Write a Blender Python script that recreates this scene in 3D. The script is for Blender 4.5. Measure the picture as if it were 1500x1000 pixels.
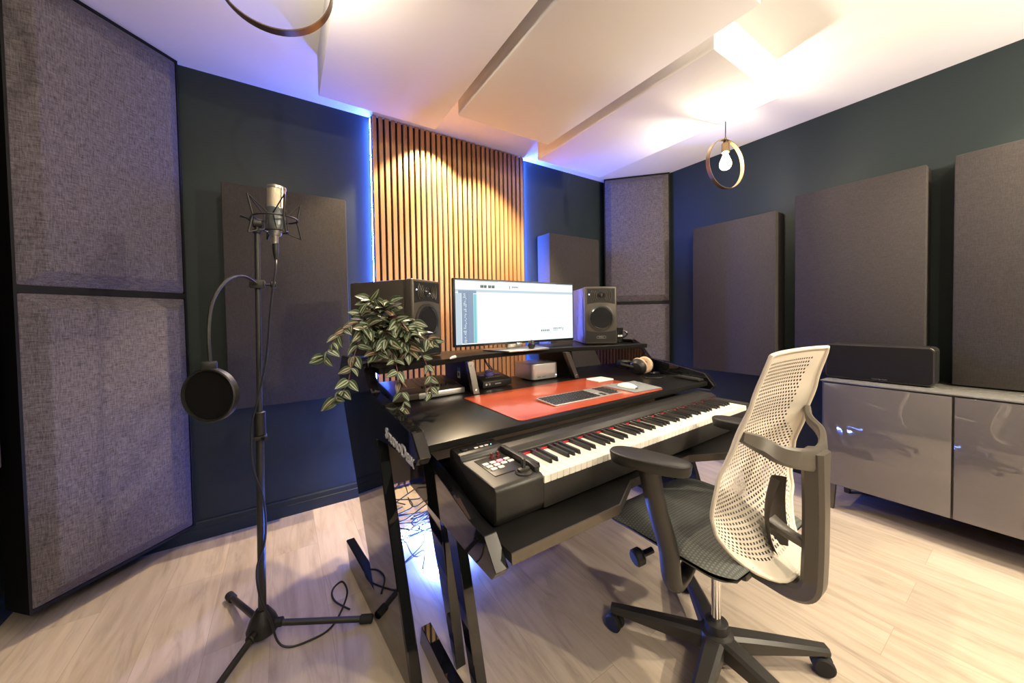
import bpy, bmesh, math, random
from mathutils import Matrix, Vector, Euler
for o in list(bpy.data.objects): bpy.data.objects.remove(o)
S = bpy.context.scene; COL = S.collection
PI = math.pi
def R(d): return math.radians(d)

# ---------------------------------------------------------------- camera
YB, XR, H, XL, YF = 2.4435, 3.0555, 2.4578, -0.95, -2.2
cd = bpy.data.cameras.new('camera'); cam = bpy.data.objects.new('camera', cd); COL.objects.link(cam)
cd.sensor_width = 36; cd.lens = 515.166/1500*36; cd.shift_y = -24.42/1500; cd.clip_start = .02
yaw, pitch, roll = 0.576986, -0.0242967, -0.0165089
fw = Vector((math.sin(yaw)*math.cos(pitch), math.cos(yaw)*math.cos(pitch), math.sin(pitch)))
r0 = Vector((math.cos(yaw), -math.sin(yaw), 0)); u0 = r0.cross(fw)
rr = r0*math.cos(roll)+u0*math.sin(roll); uu = -r0*math.sin(roll)+u0*math.cos(roll)
mw = Matrix.Identity(4)
for i, v in enumerate((rr, uu, -fw)):
    for k in range(3): mw[k][i] = v[k]
mw.translation = (0, 0, 1.15); cam.matrix_world = mw
S.camera = cam
# ---------------------------------------------------------------- world, exposure, room lights
w = bpy.data.worlds.new('world'); S.world = w; w.use_nodes = True
w.node_tree.nodes['Background'].inputs[0].default_value = (.05, .05, .06, 1)
w.node_tree.nodes['Background'].inputs[1].default_value = 0.0
S.view_settings.view_transform = 'Standard'; S.view_settings.look = 'None'
S.view_settings.gamma = 1; S.view_settings.use_curve_mapping = False
S.view_settings.exposure = 1.15
WARM = (1, .87, .66)
def lamp(name, loc, power, color=WARM, rad=.03):
    l = bpy.data.lights.new(name, 'POINT'); l.energy = power; l.color = color; l.shadow_soft_size = rad
    o = bpy.data.objects.new(name, l); o.location = loc; COL.objects.link(o); return o
LAMP_R = (2.24, 1.075); LAMP_L = (.006, 1.18); BULB_P = 15
def downlight(loc, power, color, size=110, blend=.5, aim=None):
    l = bpy.data.lights.new('ceiling_spot', 'SPOT'); l.energy = power; l.color = color; l.shadow_soft_size = .025; l.spot_size = R(size); l.spot_blend = blend
    o = bpy.data.objects.new('ceiling_spot', l); COL.objects.link(o); o.location = loc
    if aim: o.rotation_euler = (Vector(aim)-Vector(loc)).to_track_quat('-Z', 'Y').to_euler()
SPOT = (1, .865, .61)
downlight((1.26, 1.98, 2.445), 135, (1, .77, .42), 82, .65, (1.24, 2.39, 1.22))     # hidden above the panels, washes the slats
downlight((.86, 2.20, 2.445), 85, (1, .80, .52), 104, .3)
downlight((1.40, -1.07, 2.445), 54, SPOT, 120)
downlight((2.66, -.30, 2.445), 30, SPOT, 120)
downlight((.0, -1.07, 2.445), 18, SPOT, 120)
lamp('rear_fill_light', (.0, -1.0, 2.05), 26, WARM)  # unseen lamp added behind the camera as room fill, no pendant modelled
lamp('rear_fill_light', (2.3, -1.0, 2.05), 80, WARM)  # second added fill lamp, stronger, brightens ceiling and walls from behind

# ---------------------------------------------------------------- materials
def newmat(name):
    m = bpy.data.materials.new(name); m.use_nodes = True
    nt = m.node_tree; b = nt.nodes['Principled BSDF']
    return m, nt, b
def N(nt, t, **k):
    n = nt.nodes.new(t)
    for a, v in k.items():
        if a in n.inputs: n.inputs[a].default_value = v
        else: setattr(n, a, v)
    return n
def mat(name, col, rough=.5, metal=0, var=.06, scale=30, bump=0, coat=0, spec=.5, stretch=(1, 1, 1), emit=None, es=0):
    m, nt, b = newmat(name); L = nt.links.new
    b.inputs['Roughness'].default_value = rough; b.inputs['Metallic'].default_value = metal
    b.inputs['Specular IOR Level'].default_value = spec; b.inputs['Coat Weight'].default_value = coat
    tc = N(nt, 'ShaderNodeTexCoord'); mp = N(nt, 'ShaderNodeMapping'); mp.inputs['Scale'].default_value = stretch
    L(tc.outputs['Object'], mp.inputs[0])
    nz = N(nt, 'ShaderNodeTexNoise', Scale=scale, Detail=4.0); L(mp.outputs[0], nz.inputs['Vector'])
    mx = N(nt, 'ShaderNodeMix', data_type='RGBA')
    L(nz.outputs[0], mx.inputs[0])
    mx.inputs[6].default_value = tuple(max(0, c*(1-var)) for c in col)+(1,)
    mx.inputs[7].default_value = tuple(min(1, c*(1+var)) for c in col)+(1,)
    L(mx.outputs[2], b.inputs['Base Color'])
    if bump:
        bp = N(nt, 'ShaderNodeBump', Strength=bump, Distance=.002); L(nz.outputs[0], bp.inputs['Height']); L(bp.outputs[0], b.inputs['Normal'])
    if emit:
        b.inputs['Emission Color'].default_value = emit+(1,); b.inputs['Emission Strength'].default_value = es
    return m
def emis(name, col, s):
    m, nt, b = newmat(name)
    b.inputs['Base Color'].default_value = (.02, .02, .02, 1); b.inputs['Emission Color'].default_value = col+(1,); b.inputs['Emission Strength'].default_value = s
    return m
def fabric(name, c1, c2, sc=260, bump=.35, rough=.95):
    m, nt, b = newmat(name); L = nt.links.new
    b.inputs['Roughness'].default_value = rough; b.inputs['Specular IOR Level'].default_value = .1
    tc = N(nt, 'ShaderNodeTexCoord'); hs = []
    for st in ((1, 1, .12), (.12, .12, 1)):
        mp = N(nt, 'ShaderNodeMapping'); mp.inputs['Scale'].default_value = st; L(tc.outputs['Object'], mp.inputs[0])
        nz = N(nt, 'ShaderNodeTexNoise', Scale=float(sc), Detail=3.0, Roughness=.7); L(mp.outputs[0], nz.inputs['Vector']); hs.append(nz)
    ad = N(nt, 'ShaderNodeMath', operation='ADD'); L(hs[0].outputs[0], ad.inputs[0]); L(hs[1].outputs[0], ad.inputs[1])
    mr = N(nt, 'ShaderNodeMapRange'); mr.inputs[1].default_value = .78; mr.inputs[2].default_value = 1.25; L(ad.outputs[0], mr.inputs[0])
    mx = N(nt, 'ShaderNodeMix', data_type='RGBA'); L(mr.outputs[0], mx.inputs[0])
    mx.inputs[6].default_value = c1+(1,); mx.inputs[7].default_value = c2+(1,); L(mx.outputs[2], b.inputs['Base Color'])
    bp = N(nt, 'ShaderNodeBump', Strength=bump, Distance=.002); L(ad.outputs[0], bp.inputs['Height']); L(bp.outputs[0], b.inputs['Normal'])
    return m
def wood(name, c1, c2, axis='Z', rough=.45, island=.25, sc=14):
    m, nt, b = newmat(name); L = nt.links.new
    b.inputs['Roughness'].default_value = rough; b.inputs['Coat Weight'].default_value = .35; b.inputs['Coat Roughness'].default_value = .32
    tc = N(nt, 'ShaderNodeTexCoord'); mp = N(nt, 'ShaderNodeMapping')
    mp.inputs['Scale'].default_value = (8, 8, .6) if axis == 'Z' else (8, .6, 8)
    L(tc.outputs['Object'], mp.inputs[0])
    nz = N(nt, 'ShaderNodeTexNoise', Scale=float(sc), Detail=6.0, Roughness=.65, Distortion=.4); L(mp.outputs[0], nz.inputs['Vector'])
    g = N(nt, 'ShaderNodeNewGeometry')
    ma = N(nt, 'ShaderNodeMath', operation='MULTIPLY_ADD'); L(g.outputs['Random Per Island'], ma.inputs[0]); ma.inputs[1].default_value = island*2; ma.inputs[2].default_value = -island
    ad = N(nt, 'ShaderNodeMath', operation='ADD', use_clamp=True); L(nz.outputs[0], ad.inputs[0]); L(ma.outputs[0], ad.inputs[1])
    mx = N(nt, 'ShaderNodeMix', data_type='RGBA'); L(ad.outputs[0], mx.inputs[0])
    mx.inputs[6].default_value = c1+(1,); mx.inputs[7].default_value = c2+(1,); L(mx.outputs[2], b.inputs['Base Color'])
    return m
def floor_mat():
    m, nt, b = newmat('floor_planks'); L = nt.links.new
    b.inputs['Roughness'].default_value = .42; b.inputs['Specular IOR Level'].default_value = .4
    tc = N(nt, 'ShaderNodeTexCoord'); mp = N(nt, 'ShaderNodeMapping'); mp.inputs['Rotation'].default_value = (0, 0, PI/2); mp.inputs['Location'].default_value = (.3, .07, 0)
    L(tc.outputs['Object'], mp.inputs[0])
    br = N(nt, 'ShaderNodeTexBrick', Scale=1.0); br.offset = .37
    br.inputs['Brick Width'].default_value = 1.28; br.inputs['Row Height'].default_value = .19
    br.inputs['Mortar Size'].default_value = .0009; br.inputs['Mortar Smooth'].default_value = .3; br.inputs['Bias'].default_value = 0
    br.inputs['Color1'].default_value = (.0, .0, .0, 1); br.inputs['Color2'].default_value = (1, 1, 1, 1); br.inputs['Mortar'].default_value = (.5, .5, .5, 1)
    L(mp.outputs[0], br.inputs['Vector'])
    ofs = N(nt, 'ShaderNodeVectorMath', operation='SCALE'); L(br.outputs['Color'], ofs.inputs[0]); ofs.inputs['Scale'].default_value = 7.0
    av = N(nt, 'ShaderNodeVectorMath', operation='ADD'); L(tc.outputs['Object'], av.inputs[0]); L(ofs.outputs[0], av.inputs[1])
    m2 = N(nt, 'ShaderNodeMapping'); m2.inputs['Scale'].default_value = (5.5, .75, 1); L(av.outputs[0], m2.inputs[0])
    n1 = N(nt, 'ShaderNodeTexNoise', Scale=2.2, Detail=8.0, Roughness=.62, Distortion=1.6); L(m2.outputs[0], n1.inputs['Vector'])
    m3 = N(nt, 'ShaderNodeMapping'); m3.inputs['Scale'].default_value = (60, 2.5, 1); L(av.outputs[0], m3.inputs[0])
    n2 = N(nt, 'ShaderNodeTexNoise', Scale=2.5, Detail=4.0); L(m3.outputs[0], n2.inputs['Vector'])
    cr = N(nt, 'ShaderNodeValToRGB'); L(n1.outputs[0], cr.inputs[0])
    e = cr.color_ramp.elements; e[0].position = .25; e[0].color = (.33, .26, .20, 1); e[1].position = .66; e[1].color = (.55, .46, .37, 1)
    k = e.new(.46); k.color = (.49, .41, .325, 1)
    m4 = N(nt, 'ShaderNodeMapping'); m4.inputs['Scale'].default_value = (6.5, 1.05, 1); L(av.outputs[0], m4.inputs[0])
    n3 = N(nt, 'ShaderNodeTexNoise', Scale=1.0, Detail=2.5, Roughness=.45, Distortion=.5); L(m4.outputs[0], n3.inputs['Vector'])
    k3 = N(nt, 'ShaderNodeMath', operation='MULTIPLY'); L(n3.outputs[0], k3.inputs[0]); k3.inputs[1].default_value = 15.0
    pp = N(nt, 'ShaderNodeMath', operation='PINGPONG'); L(k3.outputs[0], pp.inputs[0]); pp.inputs[1].default_value = 1.0
    c3 = N(nt, 'ShaderNodeValToRGB'); L(pp.outputs[0], c3.inputs[0]); c3.color_ramp.elements[0].color = (.80, .74, .68, 1); c3.color_ramp.elements[1].color = (1, 1, 1, 1); c3.color_ramp.elements[1].position = .55
    g3 = N(nt, 'ShaderNodeMix', data_type='RGBA', blend_type='MULTIPLY'); L(n1.outputs[0], g3.inputs[0]); L(cr.outputs[0], g3.inputs[6]); L(c3.outputs[0], g3.inputs[7])
    mx = N(nt, 'ShaderNodeMix', data_type='RGBA', blend_type='MULTIPLY'); mx.inputs[0].default_value = .16
    L(g3.outputs[2], mx.inputs[6]); L(n2.outputs[0], mx.inputs[7])
    bt = N(nt, 'ShaderNodeMix', data_type='RGBA', blend_type='MULTIPLY'); bt.inputs[0].default_value = 1
    mr = N(nt, 'ShaderNodeMapRange'); mr.inputs[3].default_value = .98; mr.inputs[4].default_value = 1.16; L(br.outputs['Color'], mr.inputs[0])
    L(mx.outputs[2], bt.inputs[6]); L(mr.outputs[0], bt.inputs[7])
    sm = N(nt, 'ShaderNodeMix', data_type='RGBA'); L(br.outputs['Fac'], sm.inputs[0]); L(bt.outputs[2], sm.inputs[6]); sm.inputs[7].default_value = (.36, .28, .21, 1)
    L(sm.outputs[2], b.inputs['Base Color'])
    bp = N(nt, 'ShaderNodeBump', Strength=.08, Distance=.001); L(n2.outputs[0], bp.inputs['Height']); L(bp.outputs[0], b.inputs['Normal'])
    return m
M = {}
M['wall'] = mat('green_wall_paint', (.0150, .0235, .0232), .5, var=.05, scale=60, bump=.05, spec=.3)
M['ceil'] = mat('white_ceiling_paint', (.88, .86, .85), .85, var=.01, scale=80, bump=.03)
M['cloud'] = mat('white_stretched_fabric', (.88, .86, .85), .9, var=.015, scale=200, bump=.05)
M['panel'] = fabric('taupe_panel_fabric', (.040, .035, .033), (.060, .053, .049), 420, .2)
M['trap'] = fabric('grey_woven_fabric', (.058, .050, .053), (.165, .145, .15), 300, .4)
M['frame'] = mat('black_frame_paint', (.006, .0055, .0055), .6, scale=40, spec=.2)
M['oak'] = wood('oiled_oak_slat', (.25, .115, .040), (.45, .235, .095), 'Z', .42, .22)
M['felt'] = mat('black_acoustic_felt', (.008, .008, .008), .95, scale=300)
M['gloss'] = mat('black_gloss_lacquer', (.006, .006, .007), .035, coat=.6, scale=8)
M['top'] = mat('black_satin_laminate', (.011, .0105, .010), .30, scale=250, bump=.03, spec=.14)
M['edge'] = mat('dark_grey_edge', (.05, .047, .043), .4, scale=60)
M['steel'] = mat('dark_brushed_metal', (.14, .125, .11), .35, .9, scale=90)
M['alu'] = mat('brushed_aluminium', (.55, .52, .48), .32, .9, scale=120)
M['silver'] = mat('silver_aluminium', (.74, .72, .70), .3, .75, scale=150)
M['chrome'] = mat('polished_chrome', (.85, .85, .86), .08, 1)
M['blk'] = mat('matt_black_plastic', (.010, .0095, .009), .5, scale=120, bump=.05)
M['blk2'] = mat('black_soft_plastic', (.020, .0185, .017), .45, scale=200, bump=.05)
M['rub'] = mat('black_rubber', (.012, .012, .012), .75, scale=90)
M['ivory'] = mat('ivory_key_plastic', (.80, .77, .70), .3, var=.01)
M['keyblk'] = mat('black_key_plastic', (.012, .012, .012), .35)
M['red'] = mat('red_felt', (.55, .02, .03), .9, scale=300)
M['mat'] = mat('red_brown_leather', (.42, .070, .028), .30, var=.18, scale=9, bump=.04, coat=.35)
M['pad'] = mat('grey_mouse_pad', (.19, .21, .21), .8, scale=300)
M['white'] = mat('white_plastic', (.82, .81, .80), .3, var=.01)
M['shell'] = mat('beige_chair_plastic', (.66, .60, .52), .5, var=.02)
M['cframe'] = mat('grey_brown_chair_frame', (.085, .073, .062), .42, var=.05, scale=60)
M['cblk'] = mat('charcoal_chair_plastic', (.032, .029, .026), .42, scale=90, bump=.04)
M['spk'] = mat('bronze_grey_cabinet', (.085, .072, .056), .4, .2, scale=160, bump=.03)
M['spkd'] = mat('black_baffle', (.014, .013, .012), .4)
M['cone'] = mat('glossy_woofer_cone', (.02, .02, .021), .12)
M['grey'] = mat('grey_glass_door', (.12, .107, .098), .02, coat=1, spec=.7, var=.02)
M['greyb'] = mat('grey_cabinet_body', (.10, .09, .08), .4)
M['greyt'] = mat('grey_glass_top', (.17, .165, .15), .12, var=.02)
M['mug'] = mat('black_glazed_ceramic', (.012, .012, .012), .15)
M['pot'] = mat('cream_ceramic', (.58, .47, .38), .4, var=.05)
M['soil'] = mat('dark_soil', (.03, .02, .015), .95, scale=120, bump=.5)
M['stem'] = mat('red_brown_stem', (.16, .06, .04), .55)
M['tan'] = mat('tan_leather', (.62, .44, .30), .5)
M['brass'] = mat('bronze_metal', (.22, .155, .085), .35, .85, scale=100)
M['mic'] = mat('pale_blue_grey_metal', (.42, .46, .48), .28, .85)
M['mgr'] = mat('champagne_mesh', (.55, .48, .36), .45, .8, var=.5, scale=900, bump=.5)
M['cable'] = mat('black_cable', (.012, .012, .013), .5)
M['cablel'] = mat('grey_cable', (.35, .34, .36), .5)
M['pinkb'] = mat('lit_pink_button', (.8, .2, .25), .4, emit=(1, .15, .25), es=.7)
M['btn'] = mat('white_button', (.75, .73, .70), .4)
M['blueled'] = emis('blue_led', (.12, .3, 1), 6)
M['whiteled'] = emis('white_led', (.8, .85, 1), 4)
M['strip'] = emis('blue_strip_light', (.06, .15, 1.0), 160)
M['tube'] = emis('blue_white_light_tube', (.11, .22, 1.0), 260)
M['strip2'] = emis('blue_strip_light_right', (.06, .15, 1.0), 330)
M['floor'] = floor_mat()
M['blue'] = mat('blue_sticker', (.02, .25, .55), .5)
M['purple'] = mat('violet_jog_dial', (.10, .09, .30), .25)

# ---------------------------------------------------------------- mesh helpers
TH = R(1.2)
DESK = Matrix.Rotation(TH, 4, 'Z')      # the desk stands turned by a degree
IDN = Matrix.Identity(4)
class MB:
    def __init__(s): s.bm = bmesh.new()
    def _bev(s, verts, r, seg=2):
        if r <= 0: return
        es = {e for v in verts for e in v.link_edges}
        bmesh.ops.bevel(s.bm, geom=list(es), offset=r, segments=seg, profile=.5, affect='EDGES', clamp_overlap=True)
    def box(s, x0, x1, y0, y1, z0, z1, r=0, m=None, mi=0, seg=2):
        ps = [Vector((x, y, z)) for z in (z0, z1) for x, y in ((x0, y0), (x1, y0), (x1, y1), (x0, y1))]
        if m is not None: ps = [m @ p for p in ps]
        n0 = set(s.bm.faces)
        v = [s.bm.verts.new(p) for p in ps]
        for f in ((3, 2, 1, 0), (4, 5, 6, 7), (0, 1, 5, 4), (1, 2, 6, 5), (2, 3, 7, 6), (3, 0, 4, 7)): s.bm.faces.new([v[i] for i in f])
        s._bev(v, r, seg)
        if mi:
            for f in s.bm.faces:
                if f not in n0: f.material_index = mi
        return s
    def prism(s, poly, f0, f1, r=0, seg=2):
        """poly: 2D points; f0/f1 map (a,b) to the two faces' 3D points"""
        a = [s.bm.verts.new(Vector(f0(*p))) for p in poly]; b = [s.bm.verts.new(Vector(f1(*p))) for p in poly]
        n = len(poly); fs = [s.bm.faces.new(a[::-1]), s.bm.faces.new(b)]
        for i in range(n): fs.append(s.bm.faces.new([a[i], a[(i+1) % n], b[(i+1) % n], b[i]]))
        bmesh.ops.recalc_face_normals(s.bm, faces=fs)
        s._bev(a+b, r, seg); return s
    def tube(s, pts, rad, seg=8, smooth=0, closed=False, flat=1):
        pts = [Vector(p) for p in pts]
        if smooth: pts, rad = spline(pts, smooth, rad, closed)
        n = len(pts); rs = rad if isinstance(rad, (list, tuple)) else [rad]*n
        rings = []; up = None
        for i, p in enumerate(pts):
            a = pts[i-1] if (i or closed) else pts[0]; b = pts[(i+1) % n] if (i < n-1 or closed) else pts[-1]
            t = (b-a).normalized()
            if up is None:
                up = Vector((0, 0, 1)) if abs(t.z) < .95 else Vector((1, 0, 0))
            x = t.cross(up)
            if x.length < 1e-6: x = t.orthogonal()
            x.normalize(); up = x.cross(t).normalized()
            rings.append([s.bm.verts.new(p+(x*math.cos(k*2*PI/seg)+up*math.sin(k*2*PI/seg)*flat)*rs[i]) for k in range(seg)])
        for i in range(n if closed else n-1):
            A, B = rings[i], rings[(i+1) % n]
            for k in range(seg): s.bm.faces.new([A[k], A[(k+1) % seg], B[(k+1) % seg], B[k]])
        if not closed:
            s.bm.faces.new(rings[0][::-1]); s.bm.faces.new(rings[-1])
        return s
    def lathe(s, prof, c=(0, 0, 0), axis='Z', seg=32, m=None, cap=True):
        """prof: (radius, height) pairs"""
        c = Vector(c); rings = []
        for r, h in prof:
            ring = []
            for k in range(seg):
                a = k*2*PI/seg; x, y = r*math.cos(a), r*math.sin(a)
                p = {'Z': Vector((x, y, h)), 'Y': Vector((x, h, -y)), 'X': Vector((h, x, y))}[axis]
                if m is not None: p = m @ p
                ring.append(s.bm.verts.new(c+p))
            rings.append(ring)
        fs = []
        for A, B in zip(rings, rings[1:]):
            for k in range(seg): fs.append(s.bm.faces.new([A[k], A[(k+1) % seg], B[(k+1) % seg], B[k]]))
        if cap:
            fs.append(s.bm.faces.new(rings[0][::-1])); fs.append(s.bm.faces.new(rings[-1]))
        return s
    def cyl(s, p, q, r, seg=16, r2=None, bev=0):
        p, q = Vector(p), Vector(q); d = (q-p); L = d.length
        m = d.to_track_quat('Z', 'Y').to_matrix()
        r2 = r if r2 is None else r2
        pr = [(r, 0), (r2, L)] if not bev else [(r-bev, 0), (r, bev), (r2, L-bev), (r2-bev, L)]
        return s.lathe(pr, p, 'Z', seg, m)
    def grid(s, f, nu, nv, closed=False, uv=False):
        V = [[s.bm.verts.new(Vector(f(i/nu, j/nv))) for j in range(nv+1)] for i in range(nu+1)]
        fs = []
        ul = s.bm.loops.layers.uv.verify() if uv else None
        for i in range(nu):
            for j in range(nv):
                fc = s.bm.faces.new([V[i][j], V[i+1][j], V[i+1][j+1], V[i][j+1]]); fs.append(fc)
                if uv:
                    for l, (a, b) in zip(fc.loops, ((i, j), (i+1, j), (i+1, j+1), (i, j+1))): l[ul].uv = (a/nu, b/nv)
        return fs
def spline(pts, k, rad, closed=False):
    out, ro = [], []; n = len(pts); isr = isinstance(rad, (list, tuple))
    rng = range(n) if closed else range(n-1)
    for i in rng:
        g = (lambda j: pts[j % n]) if closed else (lambda j: pts[max(0, min(n-1, j))])
        p0, p1, p2, p3 = g(i-1), g(i), g(i+1), g(i+2)
        for j in range(k):
            t = j/k
            out.append(.5*((2*p1)+(p2-p0)*t+(2*p0-5*p1+4*p2-p3)*t*t+(3*p1-p0-3*p2+p3)*t**3))
            if isr: ro.append(rad[i]*(1-t)+rad[(i+1) % n]*t)
    if not closed:
        out.append(pts[-1]); 
        if isr: ro.append(rad[-1])
    return out, (ro if isr else rad)
ROOTM = {}
def rootm(o):
    while o.parent: o = o.parent
    return ROOTM.get(o.name, IDN)
def build(name, mb, mats, parent=None, F=IDN, smooth=True, ang=35, label=None, kind=None):
    """links one mesh object; its verts come in frame F and are stored relative to the thing's own base"""
    me = bpy.data.meshes.new(name)
    bmesh.ops.transform(mb.bm, matrix=(rootm(parent).inverted() if parent else IDN) @ F, verts=mb.bm.verts)
    bmesh.ops.recalc_face_normals(mb.bm, faces=mb.bm.faces) if not getattr(mb, 'keepn', False) else None
    mb.bm.to_mesh(me); mb.bm.free()
    for m in (mats if isinstance(mats, (list, tuple)) else [mats]): me.materials.append(m)
    if smooth:
        me.polygons.foreach_set('use_smooth', [True]*len(me.polygons)); me.set_sharp_from_angle(angle=R(ang))
    o = bpy.data.objects.new(name, me); COL.objects.link(o)
    if parent: o.parent = parent
    if label: o['label'] = label
    if kind: o['kind'] = kind
    return o
def thing(name, label, cat, loc=(0, 0, 0), F=IDN, group=None):
    """an Empty at the thing's base; loc is given in frame F"""
    o = bpy.data.objects.new(name, None); COL.objects.link(o)
    m = F @ Matrix.Translation(loc); o.matrix_world = m; ROOTM[o.name] = m.copy(); o.empty_display_size = .05
    tag(o, label, cat, group); return o
def tag(o, label, cat, group=None):
    o['label'] = label; o['category'] = cat
    if group: o['group'] = group
    return o
def solo(name, mb, m, label, cat, loc, F=IDN, group=None, kind=None):
    """a thing that is one mesh, its origin at loc"""
    mm = F @ Matrix.Translation(loc)
    bmesh.ops.transform(mb.bm, matrix=mm.inverted() @ F, verts=mb.bm.verts)
    o = build(name, mb, m); o.matrix_world = mm; tag(o, label, cat, group)
    if kind: o['kind'] = kind
    return o
def copytree(o, m, label, parent=None):
    c = o.copy(); COL.objects.link(c)
    if parent is None:
        c.matrix_world = m; c['label'] = label
    else: c.parent = parent
    for ch in list(o.children): copytree(ch, None, None, c)
    return c
def text(name, s, size, mx, m, parent, F=IDN, ext=.0006, align='LEFT', spacing=1, shear=0, bold=0):
    cu = bpy.data.curves.new(name, 'FONT'); cu.offset = bold; cu.body = s; cu.size = size; cu.extrude = ext; cu.align_x = align; cu.space_character = spacing; cu.shear = shear
    t = bpy.data.objects.new(name, cu); COL.objects.link(t)
    dg = bpy.context.evaluated_depsgraph_get(); dg.update()
    me = bpy.data.meshes.new_from_object(t.evaluated_get(dg)); bpy.data.objects.remove(t)
    me.transform((rootm(parent).inverted() if parent else IDN) @ F @ mx)
    me.materials.clear(); me.materials.append(m)
    o = bpy.data.objects.new(name, me); COL.objects.link(o); o.parent = parent; return o
def upright(x, y, z, rz=0): return Matrix.Translation((x, y, z)) @ Matrix.Rotation(rz, 4, 'Z') @ Matrix.Rotation(PI/2, 4, 'X')
def flatm(x, y, z, rz=0): return Matrix.Translation((x, y, z)) @ Matrix.Rotation(rz, 4, 'Z')
def struct(name, mb, m): 
    o = build(name, mb, m, smooth=False); o['kind'] = 'structure'; return o

# ---------------------------------------------------------------- room shell
struct('floor', MB().box(XL-.1, XR+.1, YF-.1, YB+.1, -.1, 0), M['floor'])
struct('ceiling', MB().box(XL-.1, XR+.1, YF-.1, YB+.1, H, H+.1), M['ceil'])
struct('wall_back', MB().box(XL-.1, XR+.1, YB, YB+.1, 0, H), M['wall'])
struct('wall_right', MB().box(XR, XR+.1, YF, YB, 0, H), M['wall'])
struct('wall_left', MB().box(XL-.1, XL, YF, YB, 0, H), M['wall'])
struct('wall_front', MB().box(XL, XR, YF-.1, YF, 0, H), M['wall'])
def bprof(h=.098): return [(0, 0), (.014, 0), (.014, h*.62), (.011, h*.64), (.011, h*.93), (.006, h), (0, h)]
struct('baseboard_back', MB().prism(bprof(), lambda a, b: (XL, YB-a, b), lambda a, b: (XR, YB-a, b)), M['wall'])
struct('baseboard_right', MB().prism(bprof(), lambda a, b: (XR-a, YF, b), lambda a, b: (XR-a, YB-.014, b)), M['wall'])
struct('baseboard_left', MB().prism(bprof(), lambda a, b: (XL+a, YF, b), lambda a, b: (XL+a, YB-.014, b)), M['wall'])

# ---------------------------------------------------------------- ceiling clouds
def cloud(x0, x1, y0, y1, z0, label):
    solo('ceiling_panel', MB().box(x0, x1, y0, y1, z0, H-.0005, .004), M['cloud'], label, 'acoustic panel', ((x0+x1)/2, (y0+y1)/2, z0), group='white panels hung under the ceiling')
cloud(.178, .785, .765, 2.003, 2.26, 'white acoustic panel under the ceiling, leftmost of three, above the microphone side')
cloud(.842, 1.475, .585, 1.803, 2.26, 'white acoustic panel under the ceiling, middle of the three')
cloud(1.553, 2.185, .79, 2.015, 2.26, 'white acoustic panel under the ceiling, nearest to the lit pendant lamp')

# ---------------------------------------------------------------- wall panels
def wpanel(x0, x1, y0, y1, z0, z1, label, g):
    t = solo('acoustic_panel', MB().box(x0, x1, y0, y1, z0, z1, .006), M['panel'], label, 'acoustic panel', ((x0+x1)/2, (y0+y1)/2, z0), group=g)
gb, gr = 'taupe panels on the back wall', 'taupe panels on the right wall'
wpanel(-.243, .329, 2.278, YB-.001, .696, 1.85, 'taupe fabric acoustic panel on the back wall behind the microphone', gb)
wpanel(1.865, 2.45, 2.278, YB-.001, .69, 1.836, 'taupe acoustic panel on the back wall right of the wood slats, its side lit blue', gb)
wpanel(2.90, XR-.001, 1.062, 1.655, .685, 1.857, 'taupe fabric acoustic panel on the right wall nearest the corner bass trap', gr)
wpanel(2.912, XR-.001, .375, .955, .757, 1.927, 'taupe fabric acoustic panel on the right wall behind the black soundbar', gr)
wpanel(2.91, XR-.001, -.315, .282, .757, 1.936, 'taupe fabric acoustic panel on the right wall cut by the right photo edge', gr)
wpanel(XL+.001, -.82, 1.36, 1.96, .66, 1.86, 'dark acoustic panel on the left wall, a sliver at the left photo edge', 'panels on the left wall')

def trap(p, q, depth, z0, zs, z1, label):
    """bass trap from p to q (plan points of its front, fabric facing the room)"""
    p, q = Vector((*p, 0)), Vector((*q, 0)); ex = (q-p).normalized(); W = (q-p).length
    ey = Vector((-ex.y, ex.x, 0))                       # points away from the room
    m = Matrix((( ex.x, ey.x, 0, p.x), (ex.y, ey.y, 0, p.y), (0, 0, 1, 0), (0, 0, 0, 1)))
    t = thing('bass_trap', label, 'bass trap', (*((p+q)/2).xy, z0), group='corner bass traps')
    fwd = .014; ft = .008
    f = MB(); f.box(0, ft, 0, depth, z0, z1, m=m); f.box(W-ft, W, 0, depth, z0, z1, m=m)
    for a, b in ((z0, z0+.012), (zs-.014, zs+.014), (z1-.012, z1)): f.box(ft, W-ft, 0, depth, a, b, m=m)
    f.box(ft, W-ft, depth-.02, depth-.01, z0+.012, z1-.012, m=m)
    build('frame', f, M['frame'], t, smooth=False)
    for a, b, nm in ((z0+.013, zs-.015, 'lower'), (zs+.015, z1-.013, 'upper')):
        b0 = .055; g = MB()
        o = [(ft+.002, a), (W-ft-.002, a), (W-ft-.002, b), (ft+.002, b)]; i = [(ft+b0, a+b0), (W-ft-b0, a+b0), (W-ft-b0, b-b0), (ft+b0, b-b0)]
        B = [g.bm.verts.new(m @ Vector((x, .05, z))) for x, z in o]; Mi = [g.bm.verts.new(m @ Vector((x, .004, z))) for x, z in o]; Fr = [g.bm.verts.new(m @ Vector((x, -.040, z))) for x, z in i]
        g.bm.faces.new(B)
        for A, C in ((B, Mi), (Mi, Fr)):
            for k in range(4): g.bm.faces.new([A[k], A[(k+1) % 4], C[(k+1) % 4], C[k]])
        g.bm.faces.new(Fr); g._bev(Fr, .006, 2)
        build('fabric_cushion', g, M['trap'], t, ang=20)
trap((-.80, 2.015), (-.408, 2.405), .13, .092, 1.278, H-.004, 'large grey fabric bass trap in black frame across the left corner beside the microphone')
trap((2.63, 2.375), (3.024, 1.939), .05, .06, 1.258, H-.004, 'grey fabric bass trap in black frame across the far right corner behind the desk')

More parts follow.
